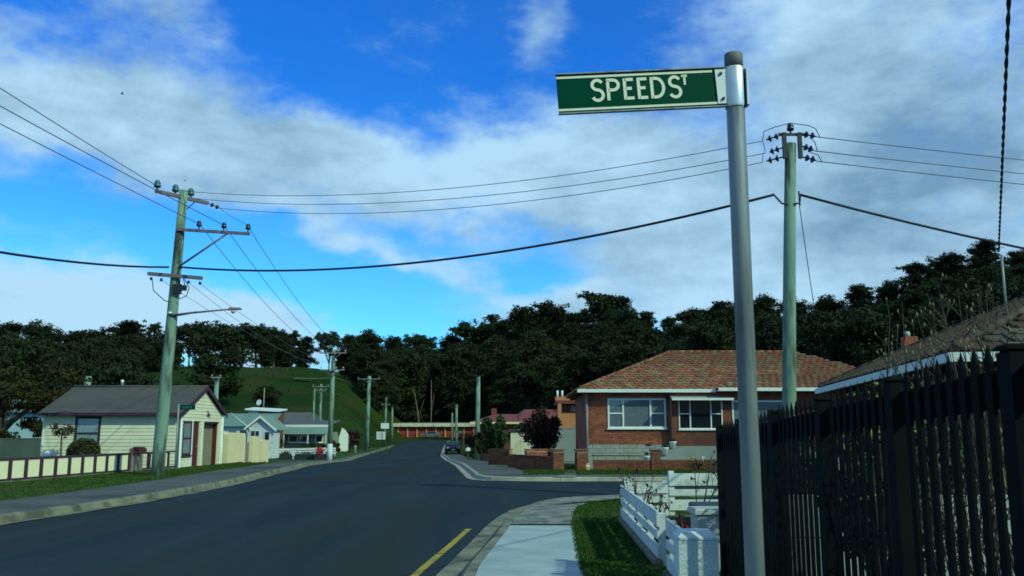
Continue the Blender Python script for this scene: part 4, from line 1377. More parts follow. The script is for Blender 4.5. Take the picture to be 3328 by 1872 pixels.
# low panel fence in front of it
pf = thing('panel_fence', 'low cream panel fence with dark posts and rails in the left foreground', 'fence', (-15.23, 23.0, 0), math.atan2(13.6, 1.61))
Lf = 13.7
cor = MB()
nseg = 18
pwid = .58
pts = [(k * pwid / nseg, .012 * (1 if k % 2 else -1)) for k in range(nseg + 1)]
vs = [(x, y, 0) for x, y in pts] + [(x, y, .58) for x, y in pts]
cor.add(vs, [(i, i + 1, nseg + 2 + i, nseg + 1 + i) for i in range(nseg)])
corm = cor.mesh('fence_panel')
corm.materials.append(MAT['cream_panel'])
postm = MB().bev(-.065, .065, -.05, .05, 0, .80, .01).mesh('fence_post')
postm.materials.append(MAT['dark_trim'])
MB().box(-.1, Lf, -.09, .09, -.05, .16).build('plinth', 'kerb_concrete', pf)
s = .05
k = 0
while s < Lf - .1:
    gate = 10.15 < s < 11.2
    if not gate:
        inst('fence_post', postm, pf, (s, 0, .0))
        if s + .72 < Lf and not (10.1 < s + .36 < 11.2):
            inst('fence_panel', corm, pf, (s + .07, 0, .19))
    s += .72
for a0, a1 in ((0, 10.2), (11.0, Lf)):
    for z0, z1 in ((.165, .22), (.755, .815)):
        MB().box(a0, a1, -.032, .032, z0, z1).build('rail', 'dark_trim', pf)
gp = thing('garden_gate', 'narrow gate between two grey timber posts in the cream panel fence', 'gate', (-14.02, 33.25, 0), math.atan2(13.6, 1.61))
for x in (0, .62):
    MB().bev(x - .07, x + .07, -.07, .07, -.02, .98, .02).build('post', 'grey_timber', gp)
g2 = inst('gate_panel', corm, gp, (.08, 0, .12), scale=(.78, 1, 1.2))
for x in (.085, .535):
    MB().box(x - .02, x + .02, -.02, .02, .05, .86).build('stile', 'dark_trim', gp)
lbx = thing('letterbox', 'maroon letterbox on a post at the gate in the cream fence', 'letterbox', (-13.80, 33.35, 0), R(8))
MB().box(-.05, .05, -.05, .05, 0, .76).build('post', 'grey_timber', lbx)
bxm = MB()
bxm.prism([(-.24, .765), (.24, .765), (.24, .95), (.16, 1.02), (-.16, 1.02), (-.24, .95)], 'y', -.15, .15)
bxm.build('box', 'maroon', lbx)
MB().box(-.16, .16, -.156, -.151, .90, .925).build('slot', 'dark_steel', lbx)
gl = thing('globe_lamp', 'unlit white globe garden lamp above the left end of the cream fence', 'lamp', (-18.5, 36.0, 0))
MB().tube([(0, 0, 0), (0, 0, .50)], .03, 8).build('post', 'dark_steel', gl)
MB().lathe([(.05, .50)] + [(.17 * math.sin(R(a)), .67 - .17 * math.cos(R(a))) for a in range(20, 180, 16)], 16).build('globe', 'white_pot', gl)
shrub_thing('shrub', 'dense round dark shrub under the front window of the cream house', 'shrub', (-17.25, 36.3, 0), (.66, .6, .62), 4200, .06, 'shrub_leaf', .1, inner=.7)
st_ = thing('standard_tree', 'small bare topiary tree against the cream wall left of the window', 'tree', (-18.5, 36.9, 0))
MB().tube([(0, 0, 0), (.03, 0, .7), (.02, 0, 1.45)], [.035, .028, .025], 6).tube([(.09, .03, 0), (.06, .02, .7), (.03, 0, 1.4)], [.025, .02, .018], 6).build('trunk', 'bark', st_)
P = np.concatenate([shell_points((x, 0, z), (.28, .25, .2), 90, .2) for x, z in ((-.3, 1.78), (0, 1.62), (.3, 1.74), (.12, 1.5), (-.15, 1.55), (.42, 1.6))])
Vv, Ff = leaf_quads(P, .06)
mesh_obj('crown', np_mesh('crown', Vv, Ff), 'twig', st_)
df = thing('boundary_fence', 'dark green sheet fence at the far left behind the cream fence', 'fence', (-32, 44, -.1))
for k in range(12):
    MB().box(k * .8, k * .8 + .79, 0, .02 + .01 * (k % 2), 0, 1.32).build('fence_sheet', 'dark_fence', df)
MB().box(0, 9.6, -.02, .05, 1.322, 1.36).build('capping', 'dark_fence', df)
ss = thing('street_sign', 'small green street sign on a thin pole beside the cream house', 'street sign', (-12.66, 34.0, 0))
MB().tube([(0, 0, 0), (-.01, 0, 2.62)], .035, 8).build('pole', 'galvanised', ss)
bl2 = MB().box(.05, .62, -.012, .012, 2.40, 2.58).build('sign_blade', 'sign_green', ss)
for k, w in enumerate((.05, .04, .05, .03, .05)):
    MB().box(.13 + k * .08, .13 + k * .08 + w, -.0145, -.0125, 2.45, 2.53).build('lettering', 'insulator_teal', bl2)

# tall cream wall panels beyond the garage
for i, (y0, y1, h, lab) in enumerate(((44.0, 46.9, 1.60, 'wide cream rendered wall panel beside the garage'), (48.1, 49.6, 1.50, 'rounded cream wall pier right of the dark gate'), (49.9, 51.4, 1.34, 'last cream wall panel before the low white rail fence'))):
    t = thing('wall_panel', lab, 'wall', (-14.0, y0, gz(y0)), R(90))
    L = y1 - y0
    poly = [(0, .16), (L - .35, .16), (L - .35, 0), (L, 0), (L, h - .12), (L - .15, h), (.1, h + .04), (0, h - .05)]
    if i == 1:
        poly = [(.1, 0), (L - .1, 0), (L, .3), (L, h), (L * .5, h + .03), (0, h), (0, .2)]
    MB().prism(poly, 'y', -.12, .12).build('panel', 'cream_wall', t)
    if i != 1:
        MB().box(.0, L - .36, -.10, .10, -.15, .155).build('base', 'brick', t)
dg = thing('side_gate', 'weathered dark timber gate between the cream wall panels', 'gate', (-14.05, 46.95, gz(47)), R(90))
for k in range(8):
    MB().box(k * .14, k * .14 + .13, -.02, .02, 0, 1.15 + .04 * math.sin(k)).build('paling', 'grey_timber', dg)
for z in (.25, .85):
    MB().box(0, 1.11, .021, .06, z, z + .08).build('rail', 'grey_timber', dg)

# ------------------------------------------------------------------ houses further along on the left
h2 = thing('teal_roof_house', 'white cottage with pale teal roof and small gable beyond the cream panels', 'house', (-25.6, 88, gz(88)))
MB().box(-5.5, .1, 2.0, 8, 0, 3.2).build('wall', 'white_paint', h2)
MB().prism([(-.3, 0), (2.3, 0), (2.3, 2.95), (.95, 3.95), (-.3, 2.95)], 'y', 0, 2.2).build('gable_wall', 'white_paint', h2)
mr = MB()
mr.add([(-5.9, 1.6, 3.15), (1.6, 1.6, 3.15), (1.6, 5.5, 4.45), (-5.9, 5.5, 4.45), (-5.9, 1.6, 3.09), (1.6, 1.6, 3.09)], [(0, 1, 2, 3), (4, 5, 1, 0)])
mr.build('main_roof', 'teal_roof', h2)
for x0, x1, z0, z1 in ((-.55, .95, 2.85, 4.06), (.95, 2.6, 4.06, 2.72)):
    MB().hexa([(x0, -.3, z0), (x1, -.3, z1), (x1, 5, z1), (x0, 5, z0), (x0, -.3, z0 + .06), (x1, -.3, z1 + .06), (x1, 5, z1 + .06), (x0, 5, z0 + .06)]).build('gable_roof', 'teal_roof', h2)
    MB().hexa([(x0, -.36, z0 - .16), (x1, -.36, z1 - .16), (x1, -.31, z1 - .16), (x0, -.31, z0 - .16), (x0, -.36, z0 + .08), (x1, -.36, z1 + .08), (x1, -.31, z1 + .08), (x0, -.31, z0 + .08)]).build('barge_board', 'trim_white' if x0 < 0 else 'trim_white', h2)
Bh = Basis((0, 0, 0), (1, 0), (0, -1))
window(h2, Bh, .0, .9, 1.75, 2.7, 'white_paint', [(1, 1), (1, 1)], .06, back='dark_room')
window(h2, Bh, 1.35, 1.9, 1.6, 2.6, 'white_paint', [(1, 1)], .06, back='dark_room')
Bh2 = Basis((0, 2.0, 0), (1, 0), (0, -1))
window(h2, Bh2, -2.9, -1.9, 1.8, 2.8, 'trim_white', [(1, 1)], .08, back='pale_blue')
window(h2, Bh2, -1.75, -.9, 1.8, 2.8, 'trim_white', [(1, 1)], .08, back='dark_room')
window(h2, Bh2, -5, -3.2, 1.8, 2.8, 'trim_white', [(1, 1)], .08, back='pale_blue')
MB().tube([(-2.2, .6, 4.4), (.1, -.2, 2.8)], .04, 6).build('pole_stay', 'trim_white', h2)
h2b = thing('shed', 'small shed with white lattice and brown door above the teal roof', 'shed', (-28.9, 98, gz(98)))
MB().box(0, 3.2, 0, 3, 0, 4.9).build('wall', 'brown_brick', h2b)
la = MB().box(.05, 1.2, -.05, -.01, 3.6, 4.85).build('lattice_frame', 'pale_blue', h2b)
for k in range(7):
    MB().box(.1 + k * .16, .15 + k * .16, -.08, -.055, 3.65, 4.8).build('lattice_slat', 'trim_white', la)
MB().hexa([(-.2, -.5, 4.95), (3.5, -.5, 4.75), (3.5, 3.2, 5.0), (-.2, 3.2, 5.2), (-.2, -.5, 5.1), (3.5, -.5, 4.9), (3.5, 3.2, 5.15), (-.2, 3.2, 5.35)]).build('roof', 'trim_white', h2b)
h3 = thing('verandah_house', 'long low olive house with teal verandah roof and white gutter', 'house', (-27.6, 102, gz(102)))
MB().box(0, 6.7, 0, 6, 0, 2.6).build('wall', 'olive_wall', h3)
MB().hexa([(-.2, -1.4, 2.35), (6.9, -1.4, 2.35), (6.9, .0, 3.1), (-.2, .0, 3.1), (-.2, -1.4, 2.4), (6.9, -1.4, 2.4), (6.9, .0, 3.15), (-.2, .0, 3.15)]).build('verandah_roof', 'teal_roof', h3)
MB().box(-.3, 7.0, -.05, .02, 3.16, 3.42).build('gutter', 'trim_white', h3)
MB().hexa([(-.3, .03, 3.40), (7.0, .03, 3.40), (7.0, 6.3, 3.9), (-.3, 6.3, 3.9), (-.3, .03, 3.46), (7.0, .03, 3.46), (7.0, 6.3, 3.96), (-.3, 6.3, 3.96)]).build('roof', 'slate_roof', h3)
Bh3 = Basis((0, 0, 0), (1, 0), (0, -1))
window(h3, Bh3, 2.2, 4.4, 1.4, 2.3, 'trim_white', [(1, 1), (1, 1)], .14, back='dark_room')
window(h3, Bh3, 5.3, 6.2, 1.4, 2.3, 'trim_white', [(1, 1)], .12, back='dark_room')
for x in (.0, 2.0, 4.7, 6.7):
    MB().box(x, x + .1, -1.35, -1.25, 0, 2.36).build('post', 'trim_white', h3)
h4 = thing('slate_roof_house', 'house with broad dark grey gable roof behind the teal roofs', 'house', (-38.5, 135, gz(135)))
MB().box(.6, 8.5, .6, 8, 0, 4.1).build('wall', 'cream_wall', h4)
mr = MB()
mr.add([(0, 0, 4.0), (6.2, 0, 4.0), (7.8, 4, 5.6), (1.2, 4, 5.6), (0, 8, 4.0), (9.2, 8, 4.0), (0, 0, 3.9), (6.2, 0, 3.9)], [(0, 1, 2, 3), (3, 2, 5, 4), (1, 5, 2), (0, 3, 4), (6, 7, 1, 0)])
mr.build('roof', 'slate_roof', h4)
MB().box(.6, 6, -.05, .0, 3.85, 4.0).build('gutter', 'trim_white', h4)
pbh = thing('pale_house', 'pale blue house glimpsed behind the tree at the far left', 'house', (-44, 66, gz(66)))
MB().box(0, 11, 0, 6, 0, 3.6).build('wall', 'pale_blue', pbh)
MB().hexa([(-.4, -.4, 3.6), (11.4, -.4, 3.6), (11.4, 3, 4.6), (-.4, 3, 4.6), (-.4, -.4, 3.66), (11.4, -.4, 3.66), (11.4, 3, 4.66), (-.4, 3, 4.66)]).build('roof', 'teal_roof', pbh)
window(pbh, Basis((0, 0, 0), (1, 0), (0, -1)), 3, 5, 1.2, 2.6, 'trim_white', [(1, 1), (1, 1)], .1, back='dark_room')

# low white rail fence, planters, flowers
rf_ = rail_fence('rail_fence', 'long low white rail fence in front of the olive house', (-20.4, 75), (-18.2, 93), lambda s: -.9 - .012 * s, [.2, 3, 6, 9, 12, 15, 17.8], [(.38, .60), (.66, .80), (.86, 1.04)], (-.1, 1.0))
for i, (x, y, w, lab) in enumerate(((-19.3, 74.8, .9, 'dark tub at the left end below the white rail fence'), (-18.1, 75.2, 1.6, 'wide dark trough below the white rail fence'), (-16.6, 75.6, .8, 'dark square tub below the white rail fence, third along'), (-15.8, 76, .5, 'narrow dark tub right end below the white rail fence'))):
    t = thing('planter', lab, 'planter', (x, y, gz(y) + .05))
    MB().bev(0, w, 0, .6, 0, .55, .03).build('tub', 'dark_plastic', t)
    P = shell_points((w / 2, .3, .62), (w / 2, .3, .14), 80, .2)
    Vv, Ff = leaf_quads(P, .09)
    mesh_obj('foliage', np_mesh('foliage', Vv, Ff), 'hedge_leaf', t)
pfw = thing('flower_bush', 'pink and red flower clump against the white rail fence', 'flowers', (-15.9, 74.5, gz(75)))
P = shell_points((0, 0, .85), (.42, .3, .40), 300, .3)
Vv, Ff = leaf_quads(P, .11, 1.1)
mesh_obj('flowers', np_mesh('flowers', Vv, Ff), 'flower_pink', pfw)
MB().tube([(0, 0, 0), (0, 0, .7)], .03, 5).build('stem', 'twig', pfw)
shrub_thing('hedge', 'dark hedge behind the white rail fence below the olive house window', 'hedge', (-20.6, 95, gz(95)), (2.6, .8, .75), 1500, .16, 'hedge_leaf', .15, clumps=10)
shrub_thing('shrub', 'yellowish rounded shrub at the right end of the olive house', 'shrub', (-18.9, 96, gz(96)), (.8, .7, .8), 900, .13, 'brown_leaf', .2, clumps=6)
shrub_thing('shrub', 'arching bare shrub at the left end of the olive house', 'shrub', (-24.9, 96, gz(96)), (1.1, .5, .9), 500, .10, 'olive_wall' if False else 'twig', .2, clumps=6)
shrub_thing('hedge', 'tall dark brown hedge behind the white gate leaf', 'hedge', (-21.3, 116, gz(116)), (1.9, 1.2, 1.7), 2600, .2, 'purple_leaf', .1, clumps=12)
gpn = thing('sheet_fence', 'green sheet fence panel beside the white gate leaf', 'fence', (-22.0, 110, gz(110)), R(5))
for k in range(3):
    MB().box(k * .4, k * .4 + .39, 0, .05, 0, 2.0 + .12 * k).build('fence_sheet', 'green_panel', gpn)
wg = thing('gate_leaf', 'white angled gate leaf beside the green sheet fence', 'gate', (-20.9, 108.5, gz(108.5)), R(12))
MB().prism([(0, .35), (.25, .3), (.5, .38), (.75, .3), (1.15, .4), (1.15, 2.3), (.75, 2.9), (.35, 3.15), (.2, 2.6), (0, 2.0)], 'y', 0, .08).build('panel', 'trim_white', wg)
MB().tube([(1.25, .1, 0), (1.25, .1, 2.2)], .07, 6).build('post', 'dark_steel', wg)
mk = thing('marker_post', 'short pale timber post at the kerb beside the white gate leaf', 'post', (-18.75, 108, gz(108)))
MB().bev(-.1, .1, -.1, .1, 0, 1.1, .03).build('shaft', 'grey_timber', mk)
MB().box(-.102, .102, -.104, -.10, .85, .95).build('reflector', 'trim_white', mk)

# white signs near the bend
for (x, y, z0, z1, w, lab) in ((-21.9, 150, 2.0, 2.9, 1.35, 'larger white rectangular sign on a dark post at the road bend'), (-22.9, 152, .2, 1.5, 1.5, 'lower white notice board at the road bend')):
    t = thing('notice_sign', lab, 'sign', (x, y, gz(y)))
    MB().box(0, w, -.03, .03, z0 - gz(y), z1 - gz(y)).build('sign_panel', 'trim_white', t)
    for xx in (.2, w - .2):
        MB().tube([(xx, .06, 0), (xx, .06, z1 - gz(y) - .1)], .05, 6).build('post', 'dark_steel', t)
    if z0 < 1:
        for k in range(4):
            MB().box(.2, w - .2 - .1 * (k % 2), -.036, -.031, z0 - gz(y) + .22 + k * .26, z0 - gz(y) + .31 + k * .26).build('lettering', 'blind', t)
shrub_thing('shrub', 'reddish brown shrub left of the white notice board', 'shrub', (-24.3, 140, gz(140)), (1.1, .9, .9), 900, .16, 'purple_leaf', .2, clumps=7)

# red and white building at the end of the road
rb = thing('long_building', 'long low red building with white fascia at the end of the road', 'building', (-27.2, 205, .75))
MB().box(0, 19, .3, 9, -.9, 2.6).build('wall', 'red_panel', rb)
for k in range(9):
    MB().box(1.1 + k * 2.15, 1.36 + k * 2.15, -.05, .2, -.6, 1.82).build('column', 'ochre', rb)
for k in range(8):
    MB().box(1.40 + k * 2.15, 3.2 + k * 2.15, .18, .29, .0, 1.6).build('door_panel', 'red_panel', rb)
MB().box(-.1, 19.2, -.7, .25, 1.84, 2.62).build('fascia', 'cream_panel', rb)
MB().hexa([(.8, -.6, 2.62), (18.6, -.6, 2.62), (18.6, 9, 2.8), (.8, 9, 2.8), (.8, -.6, 2.70), (18.6, -.6, 2.70), (18.6, 9, 2.9), (.8, 9, 2.9)]).build('roof', 'slate_roof', rb)

# cars
def car(name, label, loc, rz, paint, plate=True):
    t = thing(name, label, 'car', loc, rz)
    prof = [(-2.0, .35), (2.0, .35), (2.05, .62), (1.95, .82), (1.0, .95), (.45, 1.40), (-1.2, 1.44), (-1.85, 1.0), (-2.05, .9)]
    mb_ = MB()
    n = len(prof)
    vs = []
    for yy, ins in ((-.85, 0), (.85, 0)):
        for x, z in prof:
            k = .12 if z > 1.2 else 0
            vs.append((x, yy + (k if yy < 0 else -k), z))
    fs = [tuple(range(n)), tuple(range(2 * n - 1, n - 1, -1))] + [(i, n + i, n + (i + 1) % n, (i + 1) % n) for i in range(n)]
    mb_.add(vs, fs)
    b_ = mb_.build('body', paint, t)
    MB().hexa([(.98, -.7, .985), (.98, .7, .985), (.47, .62, 1.385), (.47, -.62, 1.385), (1.01, -.7, .995), (1.01, .7, .995), (.50, .62, 1.395), (.50, -.62, 1.395)]).build('windscreen', 'car_glass', t)
    for yy in (-.84, .80):
        MB().hexa([(-1.5, yy + (.05 if yy < 0 else -.05), 1.0), (.7, yy + (.05 if yy < 0 else -.05), 1.0), (.7, yy + .04, 1.0), (-1.5, yy + .04, 1.0), (-1.1, yy + (.09 if yy < 0 else -.05), 1.36), (.4, yy + (.09 if yy < 0 else -.05), 1.36), (.4, yy + .05, 1.36), (-1.1, yy + .05, 1.36)]).build('side_window', 'car_glass', t)
    for x in (-1.3, 1.3):
        for yy in (-.8, .8):
            w_ = MB().tube([(x, yy - .1, .32), (x, yy + .1, .32)], .32, 14).build('wheel', 'tyre', t)
            MB().tube([(x, yy - .112, .32), (x, yy + .112, .32)], .18, 10).build('hub', 'silver_car', w_)
    for yy in (-.62, .62):
        MB().box(1.99, 2.07, yy - .16, yy + .16, .66, .80).build('headlight', 'lamp_glass', t)
    if plate:
        MB().box(2.045, 2.07, -.22, .22, .42, .54).build('number_plate', 'trim_white', t)
    return t
car('parked_car', 'dark blue car parked at the right kerb by the shrubs, facing us', (-7.45, 113, gz(113)), R(-84), 'dark_car')
car('parked_car', 'pale silver car on the grass in front of the long red building', (-18.0, 199, gz(199)), R(175), 'silver_car', False)

# ------------------------------------------------------------------ right side beyond the brick wall
rr_h = thing('red_roof_house', 'house with dull red hip roof and cream fascia behind the garden bushes', 'house', (-4.6, 100, gz(100)))
MB().box(.5, 13, .5, 8, 0, 3.5).build('wall', 'brown_brick', rr_h)
mr = MB()
mr.add([(0, 0, 3.7), (5.2, 0, 3.7), (5.2, 5, 4.65), (2.6, 5, 4.65), (0, 8.6, 3.7), (13, 0, 3.7), (10, 5, 5.2), (6.0, 5, 5.2), (13, 9, 3.7), (5.2, 0, 3.7)],
       [(0, 1, 2, 3), (0, 3, 4), (1, 5, 6, 7), (5, 8, 6), (1, 7, 2), (4, 3, 2, 7, 6, 8)])
mr.build('roof', 'red_roof', rr_h)
MB().box(-.1, 13, -.12, .0, 3.48, 3.70).build('fascia', 'cream_wall', rr_h)
MB().box(2.2, 2.8, 4.6, 5.2, 4.2, 5.3).build('chimney', 'red_roof', rr_h)
MB().box(10.2, 10.9, 3.5, 4.3, 4.5, 5.9).build('chimney', 'concrete_panel', rr_h)
ob = thing('orange_house', 'flat roofed orange brick house between the purple shrub and brick house', 'house', (3.8, 75, gz(75)))
MB().box(.15, 7, 0, 6, 0, 4.0).build('wall', 'orange_brick', ob)
MB().box(0, 7.4, -.7, 6, 4.72, 5.0).build('roof', 'red_roof', ob)
MB().box(0.0, .3, -.72, .0, 2.6, 4.715).build('wing_wall', 'orange_brick', ob)
MB().box(.31, 7, .3, 5.8, 4.0, 4.71).build('upper_wall', 'red_panel', ob)
window(ob, Basis((0, .3, 0), (1, 0), (0, -1)), 1.1, 3.2, 4.06, 4.66, 'red_roof', [(1, 1), (1, 1)], .07, back='pale_blue', sill=False)
window(ob, Basis((0, .3, 0), (1, 0), (0, -1)), .35, 1.0, 4.06, 4.66, 'red_roof', [(1, 1)], .04, back='dark_room', sill=False)
MB().box(-.1, 1.1, 1, 2, 5.0, 5.35).build('parapet', 'orange_brick', ob)
for x in (.1, .5):
    MB().tube([(x, 1.5, 5.3), (x, 1.5, 5.9)], .09, 8).build('flue', 'trim_white', ob)
gf_ = thing('sheet_fence', 'grey sheet fence between the purple shrub and the brick house', 'fence', (2.5, 58, gz(58)))
for k in range(6):
    MB().box(k * .8, k * .8 + .79, 0, .02 + .012 * (k % 2), 0, 2.2).build('fence_sheet', 'grey_fence', gf_)
MB().box(0, 4.8, -.03, .06, 2.202, 2.26).build('capping', 'grey_fence', gf_)
wsd = thing('garden_shed', 'pale cream garden shed wall between the two large shrubs', 'shed', (-.1, 62, gz(62)))
for k in range(3):
    MB().box(k * .7, k * .7 + .69, 0, 1.8 + .01 * k, 0, 2.1 + .02 * k).build('wall_sheet', 'cream_panel', wsd)
MB().box(-.1, 2.2, -.15, 2, 2.17, 2.25).build('roof', 'grey_roof', wsd)
shrub_thing('large_shrub', 'large dark bushy shrub behind the pole without crossarms', 'shrub', (-1.0, 60, gz(60)), (1.05, 1.0, 1.65), 5200, .13, 'hedge_leaf', .25, clumps=16, stemr=.06)
shrub_thing('large_shrub', 'dark purple brown rounded shrub behind the brick gate piers', 'shrub', (1.62, 50, gz(50)), (1.3, 1.1, 1.5), 8000, .11, 'purple_leaf', .35, clumps=22, stemr=.06)
shrub_thing('large_shrub', 'brown tipped bushy shrub left of the large dark shrub', 'shrub', (-2.2, 66, gz(66)), (.8, .8, 1.2), 2200, .14, 'brown_leaf', .2, clumps=10)
shrub_thing('shrub', 'green shrub above the pale garden shed', 'shrub', (.9, 70, gz(70)), (1.3, .9, 1.5), 2400, .15, 'hedge_leaf', .3, clumps=10)
shrub_thing('shrub', 'low dark shrub behind the parked dark car', 'shrub', (-4.6, 104, gz(104)), (1.3, 1.2, 1.1), 1800, .16, 'shrub_leaf', .1, clumps=9)
shrub_thing('hedge', 'low green hedge beside the small green sign on the right', 'hedge', (-3.6, 84, gz(84)), (.9, 2.2, .6), 1900, .12, 'hedge_leaf', .1, clumps=9)
shrub_thing('shrub', 'small dark green plants in front of the purple shrub', 'shrub', (1.7, 44, gz(44)), (1.0, .6, .38), 1500, .09, 'hedge_leaf', .05, clumps=8)
bn = thing('wheelie_bin', 'wheelie bin with yellow lid beside the pole without crossarms', 'bin', (-2.2, 70, gz(70)))
MB().hexa([(-.24, -.26, .08), (.24, -.26, .08), (.24, .26, .08), (-.24, .26, .08), (-.31, -.34, .95), (.31, -.34, .95), (.31, .34, .95), (-.31, .34, .95)]).build('body', 'dark_plastic', bn)
MB().hexa([(-.35, -.40, .955), (.35, -.40, .955), (.35, .40, .98), (-.35, .40, .98), (-.32, -.36, 1.02), (.32, -.36, 1.02), (.32, .36, 1.1), (-.32, .36, 1.1)]).build('lid', 'yellow_plastic', bn)
for x in (-.22, .22):
    MB().tube([(x - .03, .28, .1), (x + .03, .28, .1)], .1, 10).build('wheel', 'tyre', bn)
ml = thing('letterbox', 'white letterbox on a dark post near the wheelie bin', 'letterbox', (-3.45, 71, gz(71)))
MB().box(-.05, .05, -.05, .05, 0, .82).build('post', 'brown_post', ml)
MB().prism([(-.17, .825), (.17, .825), (.17, 1.02), (0, 1.12), (-.17, 1.02)], 'y', -.2, .2).build('box', 'white_pot', ml)
s3 = thing('street_sign', 'distant green street sign on a brown post at the right kerb', 'street sign', (-5.2, 96.5, gz(96.5)))
MB().tube([(0, 0, 0), (0, 0, 2.75)], .07, 8).build('pole', 'brown_post', s3)
MB().box(-1.0, -.06, -.02, .02, 2.45, 2.72).build('sign_blade', 'green_panel', s3)
# ------------------------------------------------------------------ power poles
def pin_insulator(par, p, m='insulator_brown', k=1.0):
    MB().lathe([(.02 * k, -.10 * k), (.02 * k, .0), (.075 * k, .0), (.085 * k, .05 * k), (.06 * k, .07 * k), (.075 * k, .09 * k), (.06 * k, .14 * k), (.03 * k, .17 * k)], 10, p).build('insulator', m, par)

def strain(par, A, B_, n=2):
    A, B_ = Vector(A), Vector(B_)
    d = (B_ - A)
    mb_ = MB().tube([A, B_], .018, 6)
    for k in range(n):
        c = A + d * (.35 + .4 * k / max(1, n - 1))
        u = d.normalized()
        mb_.tube([c - u * .012, c + u * .012, c + u * .05], [.085, .07, .03], 10)
    mb_.build('insulator', 'insulator_brown', par)

p1 = thing('power_pole', 'tall weathered power pole with crossarms and street light on the left', 'power pole', (-11.95, 30.5, 0))
MB().tube([(0, 0, -.1), (.03, 0, 1.2), (.16, 0, 5.2), (.24, 0, 7.6), (.31, 0, 10.03)], [.225, .215, .185, .165, .145], 18).build('shaft', 'weathered_wood', p1)
arm = MB().hexa([(-.36, -.86, 9.70), (-.26, -.90, 9.70), (.96, .74, 9.70), (.86, .78, 9.70), (-.36, -.86, 9.82), (-.26, -.90, 9.82), (.96, .74, 9.82), (.86, .78, 9.82)]).build('crossarm', 'crossarm', p1)
for s_, z in ((.02, 9.90), (.36, 9.90), (.66, 9.90)):
    pin_insulator(arm, (-.31 + 1.22 * s_, -.88 + 1.64 * s_, z), 'insulator_teal', 1.5)
strain(p1, (.92, .78, 9.76), (1.44, .6, 9.52))
MB().tube([(.30, 0, 9.2), (.62, .36, 9.72)], .02, 5).build('arm_brace', 'dark_steel', p1)
a2 = MB().hexa([(.2, -.22, 8.52), (2.78, -.22, 8.36), (2.78, -.13, 8.36), (.2, -.13, 8.52), (.2, -.22, 8.62), (2.78, -.22, 8.46), (2.78, -.13, 8.46), (.2, -.13, 8.62)]).build('outrigger_arm', 'crossarm', p1)
for x, z in ((.99, 8.68), (1.86, 8.62), (2.71, 8.57)):
    pin_insulator(a2, (x, -.175, z), 'insulator_brown', 1.15)
MB().tube([(.38, -.18, 7.25), (2.0, -.18, 8.42)], .035, 6).build('arm_brace', 'crossarm', p1)
a3 = MB().hexa([(-.68, -.26, 6.93), (1.22, -.26, 6.77), (1.22, -.16, 6.77), (-.68, -.16, 6.93), (-.68, -.26, 7.05), (1.22, -.26, 6.89), (1.22, -.16, 6.89), (-.68, -.16, 7.05)]).build('crossarm', 'crossarm', p1)
for x, z in ((-.55, 6.78), (-.2, 6.74), (.75, 6.66), (1.15, 6.62)):
    MB().lathe([(.03, -.02), (.05, .0), (.05, .07), (.02, .09)], 8, (x, -.21, z)).build('insulator', 'insulator_brown', a3)
fu = MB()
fu.box(.22, .50, -.26, -.12, 6.28, 6.62).box(.50, .68, -.24, -.14, 6.40, 6.58)
fu.build('fuse_box', 'dark_steel', p1)
lp = MB()
for q in ([(.6, -.2, 6.8), (.78, -.2, 6.5), (.7, -.2, 6.2), (.45, -.2, 6.1)], [(-.52, -.2, 6.78), (-.45, -.2, 6.4), (-.05, -.2, 6.05), (.1, -.2, 6.0)], [(.45, -.2, 7.2), (.36, -.22, 7.05), (.40, -.2, 6.6)], [(.55, -.2, 6.85), (.62, -.2, 6.6), (.55, -.2, 6.45)]):
    MB().tube(q, .016, 5).build('jumper_cable', 'cable_black', p1)

la_ = MB().tube([(.20, -.16, 5.52), (.9, -.2, 5.62), (2.25, -.24, 5.74)], [.055, .038, .026], 8).build('lamp_arm', 'crossarm', p1)
MB().lathe([(.07, -.05), (.085, .0), (.05, .05)], 10, (.16, -.2, 5.62)).build('lamp_bracket', 'bright_metal', la_)
lh_ = MB()
lh_.add([(2.18, -.32, 5.70), (2.66, -.33, 5.73), (2.66, -.17, 5.73), (2.18, -.16, 5.70), (2.22, -.29, 5.80), (2.60, -.30, 5.79), (2.60, -.20, 5.79), (2.22, -.19, 5.80)], [(3, 2, 1, 0), (4, 5, 6, 7), (0, 1, 5, 4), (1, 2, 6, 5), (2, 3, 7, 6), (3, 0, 4, 7)])
lhd = lh_.build('lamp_head', 'crossarm', p1)
MB().lathe([(.03, -.10), (.07, -.06), (.08, .0)], 10, (2.36, -.25, 5.69)).build('lamp_lens', 'lamp_glass', lhd)
p1o = Vector((-11.95, 30.5, 0))

p2 = thing('power_pole', 'weathered power pole right of the sign with double vertical steel bars on top', 'power pole', (6.08, 20.0, 0))
MB().tube([(0, 0, -.1), (.12, 0, 2.2), (.28, 0, 5.3), (.45, 0, 8.25)], [.165, .155, .14, .125], 18).build('shaft', 'weathered_wood', p2)
for x in (.27, .63):
    MB().box(x - .045, x + .045, -.16, -.08, 7.86, 8.48).build('steel_bar', 'dark_steel', p2)
MB().box(.16, .86, -.075, -.03, 8.43, 8.49).build('top_bar', 'dark_steel', p2)
pin_insulator(p2, (.45, -.05, 8.56), 'insulator_brown', 1.05)
LW = [((.24, -.1, 8.44), (-.12, -.02, 8.34)), ((.22, -.1, 8.12), (-.06, -.02, 8.04)), ((.24, -.1, 7.90), (-.14, -.02, 7.82))]
RW = [((.68, -.1, 8.46), (1.05, -.02, 8.42)), ((.68, -.1, 8.16), (.97, -.02, 8.09)), ((.68, -.1, 7.90), (1.02, -.02, 7.84))]
for a_, b_ in LW + RW:
    strain(p2, a_, b_)
jp = MB()
